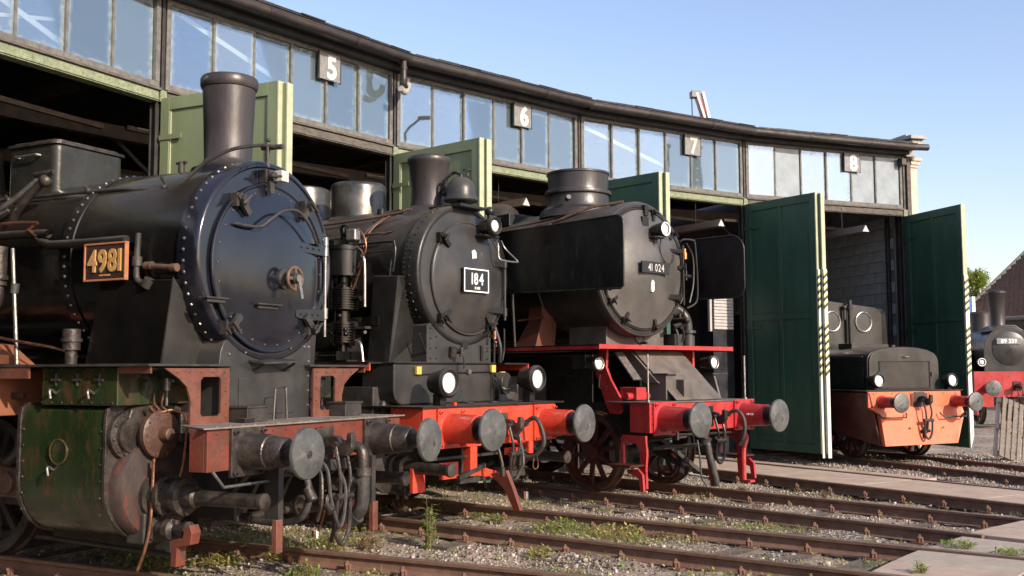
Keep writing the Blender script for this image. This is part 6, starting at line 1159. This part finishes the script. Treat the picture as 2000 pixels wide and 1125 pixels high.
def groundcover():
    # low grass, moss and dry stalks between the stones: one uncountable mass
    b={'grass_blade':MB(),'leaf_dry':MB(),'leaf_weed':MB(),'leaf_yellow':MB()}
    spots=[(rng.uniform(-5,9.5),rng.uniform(8.3,20)) for _ in range(15000)]+[(rng.uniform(-4,3.5),rng.uniform(8.6,12.5)) for _ in range(9000)]
    A=np.array(spots); d,r,th,lat=near_rail(A[:,0],A[:,1]); fld=np.sin(A[:,0]*1.3+2*np.sin(A[:,1]*.9)+1)+np.sin(A[:,1]*2.3-A[:,0]*.5)
    ok=(d>.04)&(r>15.15)&(r<23.3)&((fld>.25)|(rng.random(len(A))<.14))&(th<R(157)); ok&=~(np.abs(lat[3])<.75)
    A=A[ok]
    for (x,y) in A:
        z=gh(x,y); k=rng.integers(3,8); typ=rng.choice(['grass_blade','leaf_dry','leaf_weed','leaf_yellow'],p=[.32,.36,.22,.10]); s=rng.uniform(.5,1.2)
        for j in range(k):
            a=rng.uniform(0,6.28); el=rng.uniform(.4,2.2); p=(x+rng.normal(0,.035),y+rng.normal(0,.035),z-.004)
            if typ in ('leaf_weed','leaf_yellow'): leaf(b[typ],(p[0],p[1],p[2]+rng.uniform(0,.04)),(math.cos(a),math.sin(a),el*.4),.040*s,.024*s)
            else: leaf(b[typ],p,(math.cos(a),math.sin(a),el),rng.uniform(.035,.11)*s,.005)
    labs={'grass_blade':'thin yellowish green grass tufts among the ballast','leaf_dry':'dry brown stalks and leaf litter among the ballast','leaf_weed':'tiny green creeping weeds between the stones','leaf_yellow':'tiny yellowing weeds between the stones'}
    for k,m in b.items():
        o=put('ground_cover',m.mesh('ground_cover',[k]),kind='stuff'); tag(o,labs[k],'ground cover')
def img2ground(px,py,z=-.14):
    f=2029.26; u,v=px-1000,py-562.5; c,s=math.cos(R(4.586)),math.sin(R(4.586)); dy=c+v/f*s; dz=s-v/f*c; t=(z-1.667)/dz; return u/f*t,dy*t
def plants():
    T=[]
    x,y=img2ground(838,1062); weed_clump(x,y,.055,.70,26,'leaf_weed','tall spindly green and yellow weed between locomotive 4981 and the second track',name='tall_weed',leafsize=.07,spread=.07)
    for (px,py,rad,h,n,m,lab) in (
        (745,985+8,.08,.12,8,'leaf_weed','small green weed left of the tall weed near the rail'),
        (970,1022,.09,.12,12,'leaf_weed','bright green weed between the rails of the second track'),
        (925,1015,.08,.10,8,'leaf_weed','small leafy weed between the rails left of the bright green one'),
        (1090,1040,.24,.17,50,'leaf_weed','green part of the long weed patch between the rails'),
        (1200,1046,.28,.16,60,'leaf_yellow','yellow green end of the long weed patch between the rails'),
        (1055,1085,.09,.12,14,'leaf_yellow','round yellow green weed on the ballast below the weed patch'),
        (650,1095,.12,.34,26,'leaf_yellow','dry tall weed at the bottom edge beside the nearest rail'),
        (590,1118,.14,.13,22,'leaf_weed','green weed patch at the bottom edge'),
        (690,1030,.18,.16,34,'leaf_yellow','weeds right under the hanging hoses of locomotive 4981'),
        (640,1060,.16,.15,26,'leaf_weed','weeds in front of the nearest buffer'),
        (460,1085,.10,.10,10,'leaf_weed','weed beside the red guard iron at the bottom left'),
        (700,1000,.20,.12,40,'leaf_yellow','broad yellowing weed patch behind the hanging hoses near the second track'),
        (560,1090,.22,.14,46,'leaf_yellow','broad yellow green weed patch beside the nearest rail at the bottom'),
        (720,1070,.10,.22,16,'leaf_dry','dry brown stalks right of the tall dry weed by the nearest rail'),
        (280,1100,.25,.10,40,'leaf_weed','green weeds and grass left of the red guard iron'),
        (420,1100,.20,.10,36,'leaf_yellow','yellow green weeds right of the red guard iron'),
        (790,1000,.08,.22,10,'leaf_dry','dry brown stalks left of the tall green weed'),
        (1290,1050,.10,.10,16,'leaf_dry','reddish dry weeds at the right end of the long weed patch'),
        (1010,960,.25,.08,40,'leaf_yellow','low yellowish weeds by the red and white stub under locomotive 184'),
        (300,1105,.12,.10,12,'leaf_yellow','low weeds under the green cylinder at the bottom left'),
        (860,1000,.06,.2,5,'leaf_weed','thin side shoot right of the tall weed'),
        (1450,960,.05,.08,6,'leaf_dry','dry stalks on the gravel in front of the third locomotive'),
        (1610,978,.07,.16,8,'leaf_dry','dry stalks between the rails before the concrete strip'),
        (1480,1002,.07,.14,8,'leaf_dry','dry brown stalks beside the third track rail'),
        (1870,1068,.12,.05,14,'leaf_weed','flat weed in the joint of the concrete slabs'),
        (1975,1085,.14,.05,12,'leaf_weed','flat weed in the slab joint at the right edge'),
        (1795,1120,.05,.10,6,'leaf_weed','small upright weed on the nearest slab')):
        x,y=img2ground(px,py,-.14 if px<1700 else -.01); t=weed_clump(x,y,rad*1.15,h*1.15,int(n*2.0),m,lab,leafsize=.062)
        if px>1700: t.location.z=-.012
def debris():
    LY0,LY1=1.36,1.88
    a,b=post_pos(2),post_pos(3); m=(a+b)/2; d=(Vector((CX,CY,0))-m).normalized(); T=thing('louvred_cabinet','tall cabinet with pale grey louvres standing inside bay 7 right of the steam pipe','cabinet',m,math.atan2(d.y,d.x))
    P('body',MB().box(-.6,-.17,LY0-.02,LY1+.02,-.05,3.3),'blue_cabinet',T,bev=.01)
    for k in range(11): P('louvre',MB().raw([(-.168,LY0,2.50+k*.065),(-.168,LY1,2.50+k*.065),(-.150,LY1,2.50+k*.065),(-.150,LY0,2.50+k*.065),(-.168,LY0,2.555+k*.065),(-.168,LY1,2.555+k*.065),(-.162,LY1,2.555+k*.065),(-.162,LY0,2.555+k*.065)],[(3,2,1,0),(4,5,6,7),(0,1,5,4),(1,2,6,5),(2,3,7,6),(3,0,4,7)]),'grey_shutter',T)
    P('cable_duct',MB().box(-.2,-.13,LY0-.14,LY0-.08,2.45,3.25),'grey_shutter',T,bev=.01)
    x,y=img2ground(1025,972); T=thing('marker_stub','red and white marker stub in the grass under locomotive 184','marker post',(x,y,gh(x,y)),R(20)); P('stub',MB().box(-.04,.0,-.035,.035,-.05,.13),'rust_red',T,bev=.008); P('painted_face',MB().box(.001,.035,-.033,.033,-.05,.125),'white_paint',T,bev=.008)
    x,y=img2ground(614,1046); T=thing('marker_stub','red and white marker stub behind the hanging hose of locomotive 4981','marker post',(x,y,gh(x,y)),R(30)); P('stub',MB().box(-.03,.0,-.03,.03,-.05,.10),'rust_red',T,bev=.008); P('painted_face',MB().box(.001,.03,-.028,.028,-.05,.095),'white_paint',T,bev=.008)
    x,y=img2ground(1350,930,0); T=thing('wheel_chock','grey steel drag shoe on the rail before the front wheel of 41 024','wheel chock',(x,y,0),heading(2)); P('shoe',MB().prism([(-.3,.0),(.3,.0),(.3,.015),(.0,.03),(-.12,.11),(-.25,.02),(-.3,.02)],'xz',-.05,.05),'coping_grey',T,bev=.006); P('handle',MB().tube([(.28,0,.02),(.38,0,.05),(.45,0,.03)],.014,8),'greasy_metal',T)
    for px,py,lab,m in ((1505,885,'small red scrap on the ground left of the dark green door','deep_red'),(1562,884,'red scrap lying at the foot of the dark green door','deep_red'),(1440,905,'yellow rag on the concrete strip under the red step','yellow_tag')):
        x,y=img2ground(px,py,-.08); T=thing('scrap_piece',lab,'scrap',(x,y,-.07),random.uniform(0,3)); P('scrap',MB().raw([(-.14,-.05,0),(.12,-.06,.03),(.16,.05,.01),(-.1,.08,.05),(0,0,.09)],[(0,1,4),(1,2,4),(2,3,4),(3,0,4),(0,3,2,1)]),m,T)
    # pallet standing on end at the far right
    bx,by=9.72,20.55; T=thing('wooden_pallet','weathered wooden pallet standing on end in front of the small tank engine','pallet',(bx,by,-.10),R(-62)); T.rotation_euler=(R(-17),R(-6),R(-62))
    # local: x normal, y width, z height
    for k,yy in enumerate((-.33,-.165,0,.165,.33)): P('board',MB().box(.06,.08,yy-.055,yy+.055,0,1.18),'pallet_wood',T,bev=.004)
    for zz in (.05,.59,1.13): 
        P('cross_board',MB().box(.035,.059,-.39,.39,zz-.05,zz+.05),'pallet_wood',T,bev=.004)
        for yy in (-.34,0,.34): P('block',MB().box(-.045,.034,yy-.05,yy+.05,zz-.05,zz+.05),'wood_pale',T,bev=.004)
    for yy in (-.34,0,.34): P('runner',MB().box(-.068,-.046,yy-.05,yy+.05,0,1.18),'wood_pale',T,bev=.004)
# ------------------------------------------------------------------ background
def tree(name,x,y,h,rad,lab,m='leaf_tree',n=9000):
    T=thing(name,lab,'tree',(x,y,-.2),0); tr=MB().tube([(0,0,0),(.1,0,h*.3),(0,.1,h*.6)],lambda t:.22*(1-t*.6),10,4)
    cl=[]
    for k in range(26):
        a=random.uniform(0,2*PI); u=random.random()**.5; zz=h*random.uniform(.42,.95); r_=rad*u*math.sqrt(max(0,1-((zz/h-.66)/.38)**2)); c=(r_*math.cos(a),r_*math.sin(a),zz); cl.append((c,rad*random.uniform(.18,.36)))
        if k<10: tr.tube([(0,0,h*random.uniform(.25,.5)),(c[0]*.5,c[1]*.5,zz*.85),c],.045,6)
    P('trunk',tr,'bark',T); L=MB()
    for k in range(n):
        c,r_=random.choice(cl); d=Vector((random.gauss(0,1),random.gauss(0,1),random.gauss(0,1))).normalized(); p=Vector(c)+d*r_*random.random()**.4
        s=random.uniform(.10,.2); u=Vector((random.gauss(0,1),random.gauss(0,1),random.gauss(0,.6))); leaf(L,p,u,s,s*.6)
    P('crown',L,m,T,kind='stuff'); return T
def background():
    tree('leafy_tree',27.5,60,8.2,2.0,'leafy green tree with yellowing top between the last door and the tiled roof',n=22000)
    # house with tiled roof
    H=thing('brick_house','low house with red brown tiled roof behind the small tank engine','house',(21.9,50,0),R(-51.5))
    # local: x along the eaves (to the right and nearer), y up the roof slope
    P('wall',MB().box(.2,14,.3,8,-.2,3.9),'render_grey',H); P('eaves_band',MB().box(-.1,14,-.15,.28,3.45,3.98),'steel_black',H); P('gutter',MB().cyl((-.2,-.3,4.05),(14,-.3,4.05),.10,n=10),'frame_grey',H)
    P('roof',MB().raw([(-.3,-.25,4.10),(14,-.25,4.10),(14,8,8.35),(-.3,8,8.35),(-.3,-.25,3.95),(14,-.25,3.95),(14,8,8.2),(-.3,8,8.2)],[(0,1,2,3),(7,6,5,4),(0,4,5,1),(1,5,6,2),(2,6,7,3),(3,7,4,0)]),'roof_tile',H)
    nrow=30
    for k in range(nrow):
        t=(k+.5)/nrow; y=-.25+8.25*t; z=4.10+4.25*t; b=MB(); x=-.28+(k%2)*.12
        while x<9: b.box(x,x+.22,y-.16,y+.12,z-.06,z+.07+random.uniform(-.01,.01)); x+=.24
        P('tile_row',b,'roof_tile',H,kind='stuff')
    P('verge_board',MB().beam((-.33,-.3,4.10),(-.33,8,8.38),.10,.25),'frame_grey',H)
    b=thing('blue_container','blue sheet metal container beside the tree, above the tank engine dome','container',(21.45,48,0),0); P('container_body',MB().box(-1.6,-.18,0,2.2,0,5.0),'blue_sheet',b,bev=.03); P('container_edge',MB().box(-.17,-.02,-.02,2.2,0,5.05),'white_paint',b)
    # crane jib behind the roof
    c=thing('crane','red and white crane jib rising above the roof beyond bay 7','crane',(8.9,46,0),R(8))
    for s in (-.16,.16): P('jib_chord',MB().beam((.5,s,10.5),(-.62,s,14.1),.09),'crane_white',c)
    P('jib_body',MB().beam((.34,0,10.5),(-.50,0,13.9),.22,.2),'crane_red',c); P('jib_body',MB().beam((.52,-.05,10.5),(-.32,-.05,14.15),.26,.1),'crane_white',c)
    for k in range(8): P('jib_lattice',MB().beam((.28-.11*k,-.12,11.2+.36*k),(.10-.11*k,-.12,11.5+.36*k),.03),'plate_grey',c)
    P('jib_head',MB().box(-.85,-.45,-.2,.2,13.9,14.2),'plate_grey',c,bev=.02); P('hoist_rope',MB().cyl((-.8,0,13.9),(-.72,0,8),.025,n=6),'steel_black',c); P('tower',MB().box(.2,1.4,-.5,.5,-.2,9.0).beam((.7,0,8.5),(.45,0,10.8),.5),'crane_red',c)
    # unseen tree belt added behind the camera: darkens reflections in black paint, lowers fill
    proto=tree('unseen_belt_tree',0,0,9.5,4.2,'unseen tree behind the camera, added for dark reflections',n=2600); proto['group']='unseen trees added behind the camera'
    k=0
    for az in range(-172,50,9):
        rr_=62+8*math.sin(az*.7)+(8 if az>10 else 0); x,y=CX*.4+rr_*math.cos(R(az)),rr_*math.sin(R(az)); 
        if k==0: o=proto
        else:
            o=proto.copy(); COL.objects.link(o)
            for ch in proto.children:
                c=ch.copy(); COL.objects.link(c); c.parent=o
        o.location=(x,y,-.2); o.rotation_euler=(0,0,k*1.3); o.scale=(1.25,1.25,.85+.25*math.sin(k*2.1)**2); k+=1
    # street lamp and lattice mast that mirror in the glazing
    L=thing('street_lamp','thin curved street lamp whose reflection shows in the glazing of bay 6','street lamp',(10.1,13.8,-.2),0)
    P('pole',MB().tube([(0,0,0),(0,0,8.0),(0,.0,8.4),(-.05,.12,8.55),(-.3,.50,8.75)],.035,10),'mast_dark',L); P('lamp_head',MB().box(-.46,-.26,.42,.80,8.68,8.76),'mast_dark',L,bev=.03)
    M=thing('lattice_mast','dark steel lattice mast whose reflection shows in the glazing of bay 7','mast',(89.5,-5.5,-.2),R(20)); h=25.5
    for sx in (-1,1):
        for sy in (-1,1): P('leg',MB().beam((sx*.75,sy*.75,0),(sx*.45,sy*.45,h),.16),'mast_dark',M)
    b=MB()
    for k in range(22):
        z0=h*k/22; z1=h*(k+1)/22; q=.75-.30*z0/h
        for sx,sy,tx,ty in ((-1,-1,1,-1),(1,-1,1,1),(1,1,-1,1),(-1,1,-1,-1)):
            b.beam((sx*q,sy*q,z0),(tx*q,ty*q,z1),.15); b.beam((sx*q,sy*q,z1),(tx*q,ty*q,z1),.13)
    P('lattice',b,'mast_dark',M); P('top_frame',MB().box(-1.2,.8,-.6,.6,h,h+.35).beam((0,0,h),(-.6,0,h+1.2),.12),'mast_dark',M)
# =================================================================== build
import time as _t
_t0=_t.time()
ground(); shed(); tracks(); slabs()
loco1(); loco2(); loco3(); diesel(); farloco()
signs(); troughs(); background(); gravel(); debris(); plants(); groundcover()
print('built in',round(_t.time()-_t0,1),'s')
